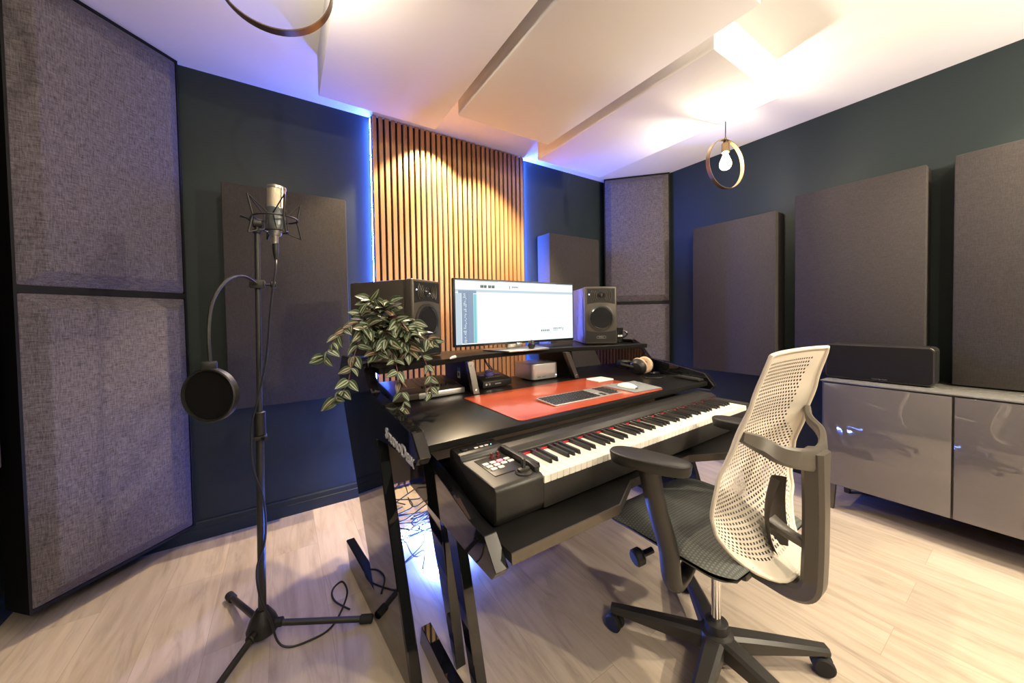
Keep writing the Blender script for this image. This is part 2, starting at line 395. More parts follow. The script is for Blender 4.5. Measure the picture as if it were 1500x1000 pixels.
# ---------------------------------------------------------------- slat panel with blue light strips
t = thing('slat_panel', 'tall oak slat wall panel on black felt behind the monitor, blue light at its edges', 'slat panel', (1.105, 2.41, 0))
build('backing', MB().box(.508, 1.703, 2.405, 2.414, .02, H-.006), M['felt'], t, smooth=False)
sl = MB(); n = 30; pw = (1.70-.512)/n
for k in range(n):
    x = .512+k*pw; sl.box(x, x+pw*.64, 2.387, 2.4055, .02, H-.006, .0015, seg=1)
build('slats', sl, M['oak'], t)
for nm, x, lb in (('led_strip', .5052, 'glowing blue light strip along the left edge of the wood slat panel'), ('led_strip', 1.7058, 'glowing blue light strip along the right edge of the wood slat panel')):
    solo(nm, MB().box(x-.0012, x+.0012, 2.416, 2.426, .50, H-.02), M['strip'] if x < 1 else M['strip2'], lb, 'light strip', (x, 2.42, .50), group='blue strips behind the slat panel')

# ---------------------------------------------------------------- pendant lamps
def bulbmat():
    m = bpy.data.materials.new('lit_bulb_glass'); m.use_nodes = True; nt = m.node_tree; nt.nodes.clear()
    o = N(nt, 'ShaderNodeOutputMaterial'); mx = N(nt, 'ShaderNodeMixShader'); mx.inputs[0].default_value = .35
    tr = N(nt, 'ShaderNodeBsdfTransparent'); em = N(nt, 'ShaderNodeEmission', Strength=9.0); em.inputs[0].default_value = (1, .74, .40, 1)
    nt.links.new(tr.outputs[0], mx.inputs[1]); nt.links.new(em.outputs[0], mx.inputs[2]); nt.links.new(mx.outputs[0], o.inputs[0]); return m
M['bulb'] = bulbmat(); M['fil'] = emis('glowing_filament', (1, .75, .4), 60)
def pendant(x, y, zc, rr_, az):
    t = thing('pendant_lamp', 'lit pendant lamp with a bare bulb in a bronze ring, hanging near the right wall', 'lamp', (x, y, zc), group='ring pendant lamps')
    rm = Matrix.Translation((x, y, zc)) @ Matrix.Rotation(az, 4, 'Z')
    g = MB()
    pr = [(rr_, -.012), (rr_, .012), (rr_-.003, .012), (rr_-.003, -.012)]
    fs = g.grid(lambda u, v: rm @ Vector((pr[int(round(v*4)) % 4][0]*math.cos(u*2*PI), pr[int(round(v*4)) % 4][1], pr[int(round(v*4)) % 4][0]*math.sin(u*2*PI))), 64, 4)
    bmesh.ops.remove_doubles(g.bm, verts=g.bm.verts, dist=1e-5)
    build('ring', g, M['brass'], t, ang=40)
    zt = zc+rr_
    build('cord', MB().tube([(x, y, zt+.012), (x+.002, y, zt+.12), (x, y, H-.03)], .0028, 8), M['blk'], t)
    build('ceiling_rose', MB().lathe([(.045, 0), (.05, .004), (.05, .024)], (x, y, H-.0245)), M['blk'], t)
    build('socket', MB().lathe([(.006, .014), (.008, 0), (.012, -.012), (.021, -.022), (.021, -.074), (.017, -.076)], (x, y, zt)), M['brass'], t)
    bz = zt-.078
    build('bulb', MB().lathe([(.013, .004), (.014, -.008), (.022, -.028), (.031, -.052), (.033, -.066), (.030, -.081), (.020, -.094), (.006, -.099)], (x, y, bz), seg=24), M['bulb'], t)
    fl = MB()
    for k in range(6):
        a = k*PI/3; fl.tube([(x+.006*math.cos(a), y+.006*math.sin(a), bz-.02), (x+.011*math.cos(a), y+.011*math.sin(a), bz-.07)], .0012, 5)
    build('filament', fl, M['fil'], t)
    lamp('bulb_light', (x, y, bz-.05), BULB_P, WARM, .028)
    return t
p1 = pendant(*LAMP_R, 2.035, .144, R(-13))
zl = 2.09
copytree(p1, Matrix.Translation((*LAMP_L, zl)), 'bronze ring of a pendant lamp cut off by the top photo edge, upper left')
lamp('bulb_light', (*LAMP_L, zl+.144-.128), BULB_P*.6, WARM, .028)

# ---------------------------------------------------------------- studio desk (frame DESK)
XC = 1.155
M['letter'] = mat('bright_steel_lettering', (.80, .80, .82), .28, .35)
def sx(X, side): return X if side < 0 else 2*XC-X
def slab(poly, X0, th, slope=0, r=.0015):
    """poly in (depth, height); outer face on plane X = X0 + slope*depth, thickness th inward"""
    return lambda side: MB().prism(poly, lambda a, b: (sx(X0+slope*a, side), a, b), lambda a, b: (sx(X0+slope*a+th, side), a, b), r, 1)
desk = thing('studio_desk', 'black gloss studio desk with bent monitor shelf and pull-out piano tray', 'desk', (XC, 1.4, 0), DESK)
A_OUT = [(1.79, .982), (1.50, .982), (1.445, .954), (1.365, .872), (1.24, .857), (.997, .820), (.944, .758), (.966, .731), (1.20, .728), (1.312, .716), (1.036, 0),
         (1.749, 0), (1.808, .105), (1.392, .122), (1.80, .80), (1.857, .89)]
inX = lambda y: .3955-.075*y+.038
dy0, dy1 = .978, 1.80
build('desktop', MB().prism([(inX(dy0)+.001, dy0), (2*XC-inX(dy0)-.001, dy0), (2*XC-inX(dy1)-.001, dy1), (inX(dy1)+.001, dy1)], lambda a, b: (a, b, .754), lambda a, b: (a, b, .778), .004, 2), M['top'], desk, DESK)
for side in (-1, 1):
    sp = build('side_panel', slab(A_OUT, .3955, .038, -.075, .0035)(side), M['gloss'], desk, DESK, smooth=False)
    if side < 0:
        # lettering on the outer face, running down towards the front
        ang = math.atan2(.075, 1); x0 = 1.215; pos = 0
        for s_, sz in (('S', .050), ('TUDIO', .036), ('D', .050), ('ESK', .036)):
            d = Vector((.075, -1, -.13)).normalized(); upv = Vector((0, -.13, 1)); upv = (upv-d*upv.dot(d)).normalized(); nn = d.cross(upv)
            org = Vector((.3955-.075*1.215-.0008, 1.215, .752))+d*pos
            mx = Matrix(((d.x, upv.x, nn.x, org.x), (d.y, upv.y, nn.y, org.y), (d.z, upv.z, nn.z, org.z), (0, 0, 0, 1)))
            lo = text('lettering', s_, sz, mx, M['letter'], desk, DESK, .0012, bold=.0009); lo.parent = sp
            inv = ROOTM[desk.name].inverted() @ DESK @ mx
            q = [(inv.inverted() @ v.co).x for v in lo.data.vertices]; pos += max(q)+.003
            lo['label'] = 'chrome lettering'
    # inner legs, foot and tray cheek
    build('leg', slab([(1.35, .586), (1.185, .586), (1.036, 0), (1.056, 0)], .465, .034)(side), M['gloss'], desk, DESK, smooth=False)
    build('leg', slab([(1.15, .586), (1.064, .586), (.876, 0), (.915, 0)], .465, .034)(side), M['gloss'], desk, DESK, smooth=False)
    build('foot', slab([(1.20, 0), (1.18, .074), (.98, .074), (.72, .11), (.66, 0)], .40, .034)(side), M['gloss'], desk, DESK, smooth=False)
    build('tray_cheek', slab([(1.25, .70), (1.02, .682), (.93, .667), (.79, .638), (.714, .634), (.662, .575), (.682, .550), (.79, .545), (1.25, .545)], .396, .036)(side), M['gloss'], desk, DESK, smooth=False)
# bent shelf
fr = [(.325, 1.385), (.60, 1.475), (.82, 1.545), (1.0, 1.562), (1.25, 1.562), (1.43, 1.535), (1.66, 1.462), (1.955, 1.365)]
fr[0] = (inX(1.39)+.001, 1.39); fr[-1] = (2*XC-inX(1.37)-.001, 1.37)
shp = fr+[(2*XC-inX(1.84)-.001, 1.84), (inX(1.84)+.001, 1.84)]
build('shelf', MB().prism(shp, lambda a, b: (a, b, .936), lambda a, b: (a, b, .960), .002, 1), M['top'], desk, DESK)
for xa, xb, yb in ((.792, .772, 1.545), (1.462, 1.40, 1.535)):
    # upright board below the shelf with a slanted metal strut on its front
    fb, ft = (1.515, yb)
    bd = build('shelf_divider', MB().prism([(fb+.002, .779), (ft+.002, .935), (1.835, .935), (1.835, .779)], lambda a, b: (xa, a, b), lambda a, b: (xa+.018, a, b), .001, 1), M['top'], desk, DESK)
    st = MB(); st.prism([(xa-.008, .779), (xa+.026, .779), (xb+.026+.005, .9355), (xb-.008+.005, .9355)], lambda a, b: (a, (fb if b < .85 else ft)-.03, b), lambda a, b: (a, (fb if b < .85 else ft), b), .002, 1)
    so = build('metal_strut', st, M['steel'], desk, DESK)
    for z, k in ((.80, .13), (.915, .87)):
        xx = xa+.009+(xb+.005-xa)*k; yy = fb+(ft-fb)*k-.03
        build('screw', MB().lathe([(.004, -.0015), (.0042, .001)], (xx, yy-.0003, z), 'Y', 12), M['chrome'], so, DESK)
build('back_panel', MB().box(inX(1.32)+.002, XC-.0015, 1.315, 1.33, .535, .753, .001).box(XC+.0015, 2*XC-inX(1.32)-.002, 1.315, 1.33, .535, .753, .001), mat('grey_brown_desk_panel', (.17, .14, .11), .45, scale=200), desk, DESK)
# pull-out tray with knee recess
tr = [(.433, .655), (.80, .648), (.945, .722), (1.29, .722), (1.43, .648), (2*XC-.433, .655), (2*XC-.433, 1.25), (.433, 1.25)]
build('piano_tray', MB().prism(tr, lambda a, b: (a, b, .588), lambda a, b: (a, b, .612), .001, 1), M['top'], desk, DESK)
ed = MB()
for (a, b), (c, d) in zip(tr[:5], tr[1:6]):
    ed.prism([(a, b), (c, d), (c, d-.004), (a, b-.004)], lambda p, q: (p, q, .586), lambda p, q: (p, q, .6125))
build('tray_front_edge', ed, M['steel'], desk, DESK, smooth=False)

# ---------------------------------------------------------------- digital piano
PX0, PX1, PY0, PY1, PZ = .444, 1.864, .735, 1.010, .613
pn = thing('digital_piano', 'black digital stage piano with ivory keys on the desk tray', 'piano', ((PX0+PX1)/2, .87, PZ), DESK)
KX0, KX1 = .600, 1.818
b_ = MB()
b_.box(PX0+.006, PX1, PY0+.012, PY1, PZ+.006, .690, .008)             # lower shell
b_.box(KX0-.004, PX1, PY0, PY0+.022, PZ+.012, .697, .006)             # front rail
b_.prism([(.893, .69), (.893, .728), (.915, .739), (.99, .739), (1.01, .728), (1.01, .69)], lambda a, b: (KX0-.01, a, b), lambda a, b: (PX1, a, b), .003, 2)
b_.box(KX1+.001, PX1, PY0+.004, .9, .68, .722, .008)
build('body', b_, M['blk2'], pn, DESK)
pod = MB()
pod.prism([(PY0+.012, PZ+.01), (PY0, PZ+.03), (PY0, .714), (PY0+.01, .723), (.93, .724), (.935, .741), (1.0, .745), (1.012, .735), (1.012, PZ+.01)], lambda a, b: (PX0, a, b), lambda a, b: (KX0-.001, a, b), .006, 2)
pod.prism([(PY0+.02, .72), (PY0+.02, .736), (PY0+.05, .742), (.935, .744), (.935, .72)], lambda a, b: (KX0-.018, a, b), lambda a, b: (KX0-.001, a, b), .003, 2)
pd = build('control_pod', pod, M['blk2'], pn, DESK)
build('pad_panel', MB().box(PX0+.035, KX0-.022, .795, .915, .7238, .7252, .0005), M['spkd'], pd, DESK)
bts = [(r, c) for r in range(3) for c in range(4) if not (r == 2 and c > 1)]
for r, c in bts:
    x = PX0+.040+c*.024+r*.002; y = .865-r*.020
    big = (c == 3)
    build('pad_button', MB().box(x, x+.019, y, y+.013, .7248, .7292, .003), M['pinkb'] if (r == 0 and c == 2) else M['btn'], pd, DESK, label='lit pink button' if (r == 0 and c == 2) else None)
for k in range(2):
    build('knob', MB().lathe([(.007, 0), (.0065, .006), (.0045, .007), (.0045, .016), (.003, .017)], (PX0+.088+k*.022, .902, .725), seg=16), mat('dark_red_knob', (.12, .02, .02), .35), pd, DESK)
lv = MB(); lv.lathe([(.024, 0), (.024, .003), (.020, .006)], (PX0+.112, .772, .723), seg=24)
build('lever_base', lv, M['blk2'], pd, DESK)
build('pitch_lever', MB().box(PX0+.094, PX0+.130, .764, .780, .727, .737, .004).box(PX0+.107, PX0+.117, .767, .777, .734, .762, .003), M['cblk'], pd, DESK)
for k in range(3): build('small_button', MB().box(PX0+.062+k*.018, PX0+.075+k*.018, .958, .966, .7425, .7455, .002), M['btn'], pd, DESK)
build('indicator_light', MB().lathe([(.0016, 0), (.0012, .001)], (PX0+.122, .962, .7432), seg=8), M['blueled'], pd, DESK)
build('volume_knob', MB().lathe([(.012, 0), (.012, .004), (.010, .006)], (PX0+.03, .968, .742), seg=20), M['blk'], pd, DESK)
text('lettering', 'Roland', .016, Matrix.Translation((PX0+.084, .981, .7452)) @ Matrix.Rotation(R(3), 4, 'X'), M['alu'], pd, DESK, .0002)
build('key_felt', MB().box(KX0+.001, KX1-.001, .886, .8925, .69, .719), M['red'], pn, DESK)
nw = 52; kw = (KX1-KX0)/nw
def wkey():
    g = MB(); g.box(0, kw-.0009, 0, .151, -.022, 0, .0012, seg=1); return g
wk = None
for k in range(nw):
    if wk is None:
        g = MB(); x = KX0; g.box(x, x+kw-.0009, PY0+.001, .886, .693, .715, .0014, seg=1); wk = build('white_key', g, M['ivory'], pn, DESK)
    else:
        c = wk.copy(); COL.objects.link(c); c.parent = pn; c.location = (k*kw, 0, 0)
bk = None; cnt = 0
for k in range(nw-1):
    note = 'ABCDEFG'[k % 7]
    if note in 'BE': continue
    if bk is None:
        g = MB(); x = KX0+(k+1)*kw; g.prism([(.787, .712), (.792, .7265), (.886, .7275), (.886, .712)], lambda a, b: (x-.0052, a, b), lambda a, b: (x+.0048, a, b), .0012, 1)
        bk = build('black_key', g, M['keyblk'], pn, DESK); kb = k
    else:
        c = bk.copy(); COL.objects.link(c); c.parent = pn; c.location = ((k-kb)*kw, 0, 0)
sd = MB()
for k in range(60): sd.box(KX0+.04+k*.0195, KX0+.053+k*.0195, .948, .951, .7388, .7396)
build('panel_printing', sd, M['edge'], pn, DESK, smooth=False)

# ---------------------------------------------------------------- things on the desktop
ZT = .7785
def flatbox(name, poly, z0, z1, m, label, cat, r=.001, group=None):
    cx = sum(p[0] for p in poly)/len(poly); cy = sum(p[1] for p in poly)/len(poly)
    return solo(name, MB().prism(poly, lambda a, b: (a, b, z0), lambda a, b: (a, b, z1), r, 2), m, label, cat, (cx, cy, z0), DESK, group)
def rrect(x0, x1, y0, y1, r, n=5):
    o = []
    for cx, cy, a in ((x1-r, y0+r, -90), (x1-r, y1-r, 0), (x0+r, y1-r, 90), (x0+r, y0+r, 180)):
        for k in range(n+1): t = R(a+90*k/n); o.append((cx+r*math.cos(t), cy+r*math.sin(t)))
    return o
flatbox('desk_mat', rrect(.712, 1.586, 1.005, 1.458, .02), ZT, ZT+.0025, M['mat'], 'red-brown leather desk mat under the computer keyboard', 'desk mat', .0008)
ZM = ZT+.003
flatbox('mouse_pad', [(1.398, 1.036), (1.592, 1.022), (1.640, 1.222), (1.405, 1.240)], ZM, ZM+.002, M['pad'], 'grey mouse pad at the right end of the leather desk mat', 'mouse pad', .0006)
flatbox('trackpad', rrect(1.462, 1.585, 1.312, 1.412, .008), ZM, ZM+.007, M['white'], 'square white trackpad on the back edge of the leather mat', 'trackpad', .0015)
ms = MB()
ms.grid(lambda u, v: (1.471+(.0285*math.sin(PI*(.04+.92*u)/1)**.35)*(1 if v > .5 else -1)*abs(2*v-1)**.8+.006*(u-.5), 1.078+.112*u, ZM+.0035+.0195*max(0, math.sin(PI*(.06+.88*u)))**.6*(1-abs(2*v-1)**2.6)), 18, 12)
o_ = thing('computer_mouse', 'white wireless mouse on the grey mouse pad', 'mouse', (1.471, 1.13, ZM+.002), DESK)
build('top_shell', ms, M['white'], o_, DESK)
build('base', MB().prism(rrect(1.447, 1.496, 1.085, 1.184, .022), lambda a, b: (a, b, ZM+.0022), lambda a, b: (a, b, ZM+.0055), .001, 1), M['alu'], o_, DESK)
kb_ = thing('computer_keyboard', 'silver keyboard with black keys and number pad on the leather mat', 'keyboard', (1.155, 1.14, ZM), DESK)
KR = DESK @ Matrix.Translation((.935, 1.071, ZM)) @ Matrix.Rotation(R(-.6), 4, 'Z')
build('case', MB().prism(rrect(0, .42, 0, .132, .008), lambda a, b: (a, b, .0002+b*.02), lambda a, b: (a, b, .005+b*.045), .001, 1), M['silver'], kb_, KR)
def kcap(x, y, w_, h_=.0155):
    g = MB(); g.prism(rrect(x, x+w_, y, y+h_, .002, 2), lambda a, b: (a, b, .0045+b*.045), lambda a, b: (a, b, .0072+b*.045), .0006, 1); build('key', g, M['keyblk'], kb_, KR)
for r in range(6):
    y = .008+r*.0195
    lay = {0: [1.2, 1, 1, 1.2, 5.3, 1.2, 1, 1, 1.2], 1: [2.3]+[1]*10+[2.5], 2: [1.8]+[1]*11+[2.0], 3: [1.5]+[1]*12+[1.3], 4: [1]*13+[1.8], 5: [1.5]+[1]*12+[1.3]}[r]
    x = .006; tot = sum(lay); un = .268/tot
    for w_ in lay: kcap(x, y, w_*un-.0028); x += w_*un
    for c in range(4 if r else 3):
        kcap(.334+c*.0198, y, .017)
    if r in (0, 1): kcap(.296, y, .017)
build('blank_plate', MB().box(.276, .330, .046, .085, .0075, .0095, .0005), M['silver'], kb_, KR)

# fader controller
fc = thing('fader_controller', 'dark fader controller with a row of black knobs left of the shelf divider', 'controller', (.60, 1.66, ZT), DESK)
FR = DESK @ Matrix.Translation((.425, 1.54, ZT)) @ Matrix.Rotation(R(2), 4, 'Z')
build('case', MB().prism([(0, .004), (0, .030), (.02, .034), (.23, .062), (.245, .055), (.245, .004)], lambda a, b: (0, a, b), lambda a, b: (.345, a, b), .003, 2), mat('brown_black_panel', (.05, .038, .03), .3), fc, FR)
build('front_lip', MB().prism([(.11, -.004), (.345, -.004), (.347, .012), (.347, .03), (.14, .03), (.125, .02)], lambda a, b: (a, b, .003), lambda a, b: (a, b, .030+b*.13), .004, 2), M['silver'], fc, FR, label='silver front lip')
for k in range(8): build('knob', MB().lathe([(.008, 0), (.008, .008), (.006, .0095)], (.155+k*.0245, .058, .040), seg=14), M['blk'], fc, FR)
fs = MB()
for k in range(8): fs.prism([(.085, .0432), (.085, .0437), (.21, .0605), (.21, .0600)], lambda a, b: (.150+k*.0245, a, b), lambda a, b: (.166+k*.0245, a, b))
build('fader_strips', fs, M['edge'], fc, FR, smooth=False)
fp = MB(); fp.prism([(.08, .0428), (.08, .0431), (.083, .0435), (.083, .0432)], lambda a, b: (.05, a, b), lambda a, b: (.125, a, b))
build('printed_line', fp, M['alu'], fc, FR, smooth=False)

# audio interface
ai = thing('audio_interface', 'small audio interface with a round dial between the divider and the computer', 'audio interface', (1.0, 1.65, ZT), DESK)
IR = DESK @ Matrix.Translation((.882, 1.565, ZT+.004)) @ Matrix.Rotation(R(4), 4, 'Z')
build('case', MB().prism([(0, 0), (0, .030), (.006, .033), (.145, .060), (.15, .055), (.15, 0)], lambda a, b: (0, a, b), lambda a, b: (.185, a, b), .002, 2), M['spkd'], ai, IR)
IS = IR @ Matrix.Translation((0, .006, .0335)) @ Matrix.Rotation(math.atan2(.027, .139), 4, 'X')
build('top_plate', MB().box(.002, .183, 0, .14, 0, .002, .0006), M['steel'], ai, IS)
build('dial', MB().lathe([(.027, .002), (.027, .006), (.022, .007), (.021, .020), (.017, .022)], (.095, .085, 0), seg=28), M['purple'], ai, IS)
for x in (.045, .145): build('button', MB().box(x-.016, x+.016, .075, .09, .002, .004, .001), M['purple'], ai, IS)
for k in range(7): build('small_button', MB().box(.045+k*.015, .055+k*.015, .038, .042, .002, .0035, .0005), M['alu'], ai, IS)
for x in (.02, .04): build('front_jack', MB().lathe([(.006, 0), (.006, .001), (.003, .0012)], (x, -.0005, .017), 'Y', 14), M['alu'], ai, IR)
build('printed_mark', MB().box(.075, .112, -.0008, -.0002, .013, .018), M['alu'], ai, IR, smooth=False)

# small computer (stands square to the room)
mc = thing('desktop_computer', 'silver box-shaped computer with rounded corners under the monitor shelf', 'computer', (1.272, 1.70, .7785))
cm = MB(); cm.prism(rrect(1.174, 1.370, 1.602, 1.798, .030, 8), lambda a, b: (a, b, .784), lambda a, b: (a, b, .873), .003, 3)
build('case', cm, M['silver'], mc)
build('base_ring', MB().lathe([(.085, .7786), (.085, .784)], (1.272, 1.70, 0)), M['blk'], mc)
for x in (1.215, 1.228): build('port', MB().prism(rrect(x-.0022, x+.0022, .7945, .8035, .002, 3), lambda a, b: (a, 1.6016, b), lambda a, b: (a, 1.603, b)), M['blk'], mc)
build('card_slot', MB().box(1.246, 1.271, 1.6016, 1.603, .7985, .8005), M['blk'], mc)
build('power_light', MB().lathe([(.0022, -.001), (.0018, .001)], (1.350, 1.602, .800), 'Y', 10), M['whiteled'], mc)

# ---------------------------------------------------------------- monitor
mo = thing('monitor', 'wide computer monitor showing a white audio program window', 'monitor', (1.166, 1.72, .9607))
Y0 = 1.70; X0, X1, Z0, Z1 = .746, 1.586, .991, 1.356
build('casing', MB().box(X0, X1, Y0, Y0+.028, Z0, Z1, .004), mat('black_monitor_plastic', (.015, .018, .02), .35), mo)
SC = MB(); SM = [emis('screen_white', (.86, .96, 1.0), .50), emis('screen_grey', (.55, .68, .80), .42), emis('screen_slate', (.20, .30, .45), .45), emis('screen_teal', (.18, .60, .68), .45), emis('screen_ink', (.06, .09, .10), .25), emis('screen_line', (.66, .78, .82), .45), emis('screen_green', (.15, .5, .35), .3)]
sa, sb, sc_, sd_ = X0+.010, X1-.009, Z0+.013, Z1-.009
def sq(u0, u1, v0, v1, mi, lay=1):
    """u left to right, v top to bottom, in thousandths of the screen"""
    x0 = sa+(sb-sa)*u0/1000; x1 = sa+(sb-sa)*u1/1000; z1 = sd_-(sd_-sc_)*v0/1000; z0 = sd_-(sd_-sc_)*v1/1000; y = Y0-.0008-.00015*lay
    f = SC.bm.faces.new([SC.bm.verts.new(p) for p in ((x0, y, z0), (x1, y, z0), (x1, y, z1), (x0, y, z1))]); f.material_index = mi
sq(0, 1000, 0, 1000, 0, 0)
rnd = random.Random(4)
sq(0, 1000, 0, 14, 1)
for k in range(28): sq(12+k*11, 19+k*11, 3, 11, 4, 2)
for k in range(14): sq(835+k*11, 842+k*11, 3, 11, 4, 2)
sq(0, 1000, 145, 185, 1); sq(20, 150, 160, 205, 2, 2)
sq(0, 40, 205, 1000, 1); sq(43, 125, 205, 985, 2); sq(128, 150, 215, 985, 3); sq(152, 158, 205, 985, 5)
for k in range(32): sq(52+rnd.random()*20, 62+rnd.random()*12+6, 215+k*24, 223+k*24, 0, 2)
for k in range(3): sq(43+k*41, 44.5+k*41, 205, 985, 4, 2)
for k in range(60): sq(170+k*13.6, 176+k*13.6, 186, 191, 5, 2)
for a, b in ((180, 205), (208, 228), (240, 262), (266, 290)): sq(a, b, 70, 115, 4, 2); sq(a+4, b-8, 78, 92, 6, 3)
for a in (305, 318, 330): sq(a, a+7, 78, 108, 5, 2)
sq(408, 413, 68, 122, 4, 2)
for k in range(6): sq(430+k*9, 436+k*9, 75, 98, 4, 2)
for a in (685, 702, 719, 736, 752): sq(a, a+9, 820, 850, 4, 2)
for k in range(5): sq(800+k*9, 806+k*9, 795, 814, 4, 2); sq(800+k*9, 805+k*9, 828, 845, 6, 2)
for k in range(4): sq(850+k*9, 856+k*9, 795, 812, 4, 2)
sq(894, 898, 795, 850, 4, 2)
for k in range(10):
    v = 290+k*62; sq(180+rnd.random()*120, 995, v, v+3, 5); sq(170, 995, v+26, v+28, 5)
SC.keepn = True
build('screen', SC, SM, mo, smooth=False, label='white lit screen')
build('stand_neck', MB().box(1.09, 1.19, 1.725, 1.745, .968, 1.12, .003), M['alu'], mo)
build('stand_foot', MB().prism([(.93, 1.735), (.985, 1.545), (1.255, 1.545), (1.31, 1.735)], lambda a, b: (a, b, .9607), lambda a, b: (a, b, .9685), .002, 2), M['alu'], mo)
build('brand_plate', MB().box(1.135, 1.175, Y0-.004, Y0+.004, Z0-.008, Z0+.004, .001), M['alu'], mo)
solo('egg_ornament', MB().lathe([(.004, 0), (.016, .002), (.021, .014), (.020, .028), (.013, .042), (.004, .048)], (1.155, 1.58, .969), seg=20), mat('dark_stone', (.03, .025, .03), .25), 'small dark egg-shaped ornament on the monitor foot', 'ornament', (1.155, 1.58, .969))

# ---------------------------------------------------------------- loudspeakers
def speaker(x, y, rz, label):
    F = DESK @ Matrix.Translation((x, y, .9605)) @ Matrix.Rotation(rz, 4, 'Z')
    t = thing('loudspeaker', label, 'speaker', (0, 0, 0), F, 'pair of loudspeakers')
    W, Hh, Dp = .203, .368, .395
    build('cabinet', MB().box(0, W, .052, Dp, .006, Hh-.002, .006).box(.001, W-.001, Dp-.06, Dp-.03, .004, Hh-.001, .002), M['spk'], t, F)
    build('front_baffle', MB().box(-.001, W+.001, -.002, .046, .004, Hh, .010, seg=3).box(.003, W-.003, .044, .053, .008, Hh-.004), M['spk'], t, F)
    tp = MB(); arc = [(W-.012-(W-.024)*k/16, .268-.012*(2*k/16-1)**2) for k in range(17)]
    tp.prism([(.012, Hh-.012), (.012+.0, .256)]+[p for p in arc[::-1]][1:]+[(W-.012, Hh-.012)], lambda a, b: (a, -.0035, b), lambda a, b: (a, 0, b), .0004, 1)
    build('tweeter_plate', tp, M['spkd'], t, F)
    lp = MB(); arc = [(.006+(W-.012)*k/16, .080+.012*(2*k/16-1)**2) for k in range(17)]
    lp.prism([(W-.006, .018), (.006, .018)]+arc, lambda a, b: (a, -.0035, b), lambda a, b: (a, 0, b), .0004, 1)
    build('port_plate', lp, M['spkd'], t, F)
    cx, cz = W/2, .310
    build('tweeter', MB().lathe([(.024, -.0032), (.022, -.006), (.017, -.0035), (.014, -.005), (.006, -.010), (.001, -.011)], (cx, 0, cz), 'Y', 28), M['cone'], t, F)
    gv = MB()
    for s_ in (-1, 1):
        for q in range(4):
            rr2 = .033+q*.011
            gv.tube([(cx+s_*rr2*math.cos(a), -.005, cz+rr2*math.sin(a)) for a in [R(-42+84*k/10)*(1 if rr2 < .05 else .75) for k in range(11)]], .0024, 6)
    build('waveguide_ribs', gv, M['spk'], t, F)
    cz2 = .170
    build('woofer_ring', MB().lathe([(.086, -.002), (.086, -.006), (.074, -.008), (.072, -.004), (.080, -.001)], (cx, 0, cz2), 'Y', 40, cap=False), mat('woofer_ring_metal', (.06, .055, .05), .35, .5), t, F)
    build('woofer_cone', MB().lathe([(.073, -.006), (.066, -.0075), (.060, -.003), (.040, .014), (.024, .024), (.020, .020), (.012, .014), (.001, .011)], (cx, 0, cz2), 'Y', 40), M['cone'], t, F)
    lo = MB(); lo.prism(rrect(cx-.030, cx+.030, .040, .056, .0078, 6), lambda a, b: (a, -.0046, b), lambda a, b: (a, -.0034, b))
    pl_ = build('badge', lo, M['alu'], t, F, label='silver badge')
    build('badge_face', MB().prism(rrect(cx-.0285, cx+.0285, .0415, .0545, .0064, 6), lambda a, b: (a, -.0049, b), lambda a, b: (a, -.0045, b)), M['spkd'], pl_, F)
    text('lettering', 'PMC', .0145, Matrix.Translation((cx, -.0049, .0428)) @ Matrix.Rotation(PI/2, 4, 'X'), M['alu'], pl_, F, .0002, 'CENTER', 1.25)
    build('power_light', MB().lathe([(.0032, -.0045), (.0024, -.005)], (.026, 0, .318), 'Y', 12), emis('speaker_led', (.6, .65, 1), 6), t, F)
    if rz < 0: build('side_emblem', MB().lathe([(.024, -.0006), (.024, .0002)], (0, .21, .20), 'X', 28), mat('blue_emblem', (.06, .06, .22), .3), t, F)
    return t
speaker(.520, 1.555, R(30), 'bronze-grey loudspeaker on the shelf left of the monitor, behind the plant')
speaker(1.632, 1.575, R(-32), 'bronze-grey loudspeaker on the shelf right of the monitor, beside the mug')

# mug, headphones, remote, sticker
mg = thing('mug', 'black mug with a white print on the shelf right of the speaker', 'mug', (1.948, 1.585, .9605), DESK)
build('body', MB().lathe([(.034, 0), (.038, .003), (.040, .05), (.041, .098), (.038, .098), (.036, .06), (.034, .008), (.001, .006)], (1.948, 1.585, .9605)), M['mug'], mg, DESK)
hr = R(-40)
build('handle', MB().tube([(1.948+math.cos(hr)*(.038+.030*math.sin(PI*k/10)), 1.585+math.sin(hr)*(.038+.030*math.sin(PI*k/10)), .9605+.030+.052*k/10) for k in range(11)], .0055, 8), M['mug'], mg, DESK)
for k, wd in enumerate((.012, .009, .011)):
    build('white_print', MB().box(-.017+k*.012, -.008+k*.012, -.0408, -.0395, .040, .052, 0), M['white'], mg, DESK @ Matrix.Translation((1.948, 1.585, .9605)) @ Matrix.Rotation(R(-20), 4, 'Z'))
hp = thing('headphones', 'black headphones with a tan ear pad lying at the right end of the desktop', 'headphones', (1.86, 1.32, ZT), DESK)
HF = DESK @ Matrix.Translation((1.800, 1.310, ZT+.057)) @ Matrix.Rotation(R(10), 4, 'Z') @ Matrix.Scale(1.1, 4)
for x, s_ in ((0, -1), (.085, 1)):
    HM = HF @ Matrix.Translation((x, 0, 0)) @ Matrix.Rotation(R(12*s_), 4, 'Y')
    build('ear_cup', MB().lathe([(.010, s_*.030), (.030, s_*.027), (.042, s_*.014), (.046, 0), (.044, -s_*.004)], axis='X', seg=28), M['blk'], hp, HM)
    build('ear_pad', MB().lathe([(.036, -s_*.004), (.046, -s_*.006), (.047, -s_*.014), (.040, -s_*.020), (.026, -s_*.020), (.022, -s_*.010)], axis='X', seg=28), M['tan'], hp, HM, label='tan ear pad')
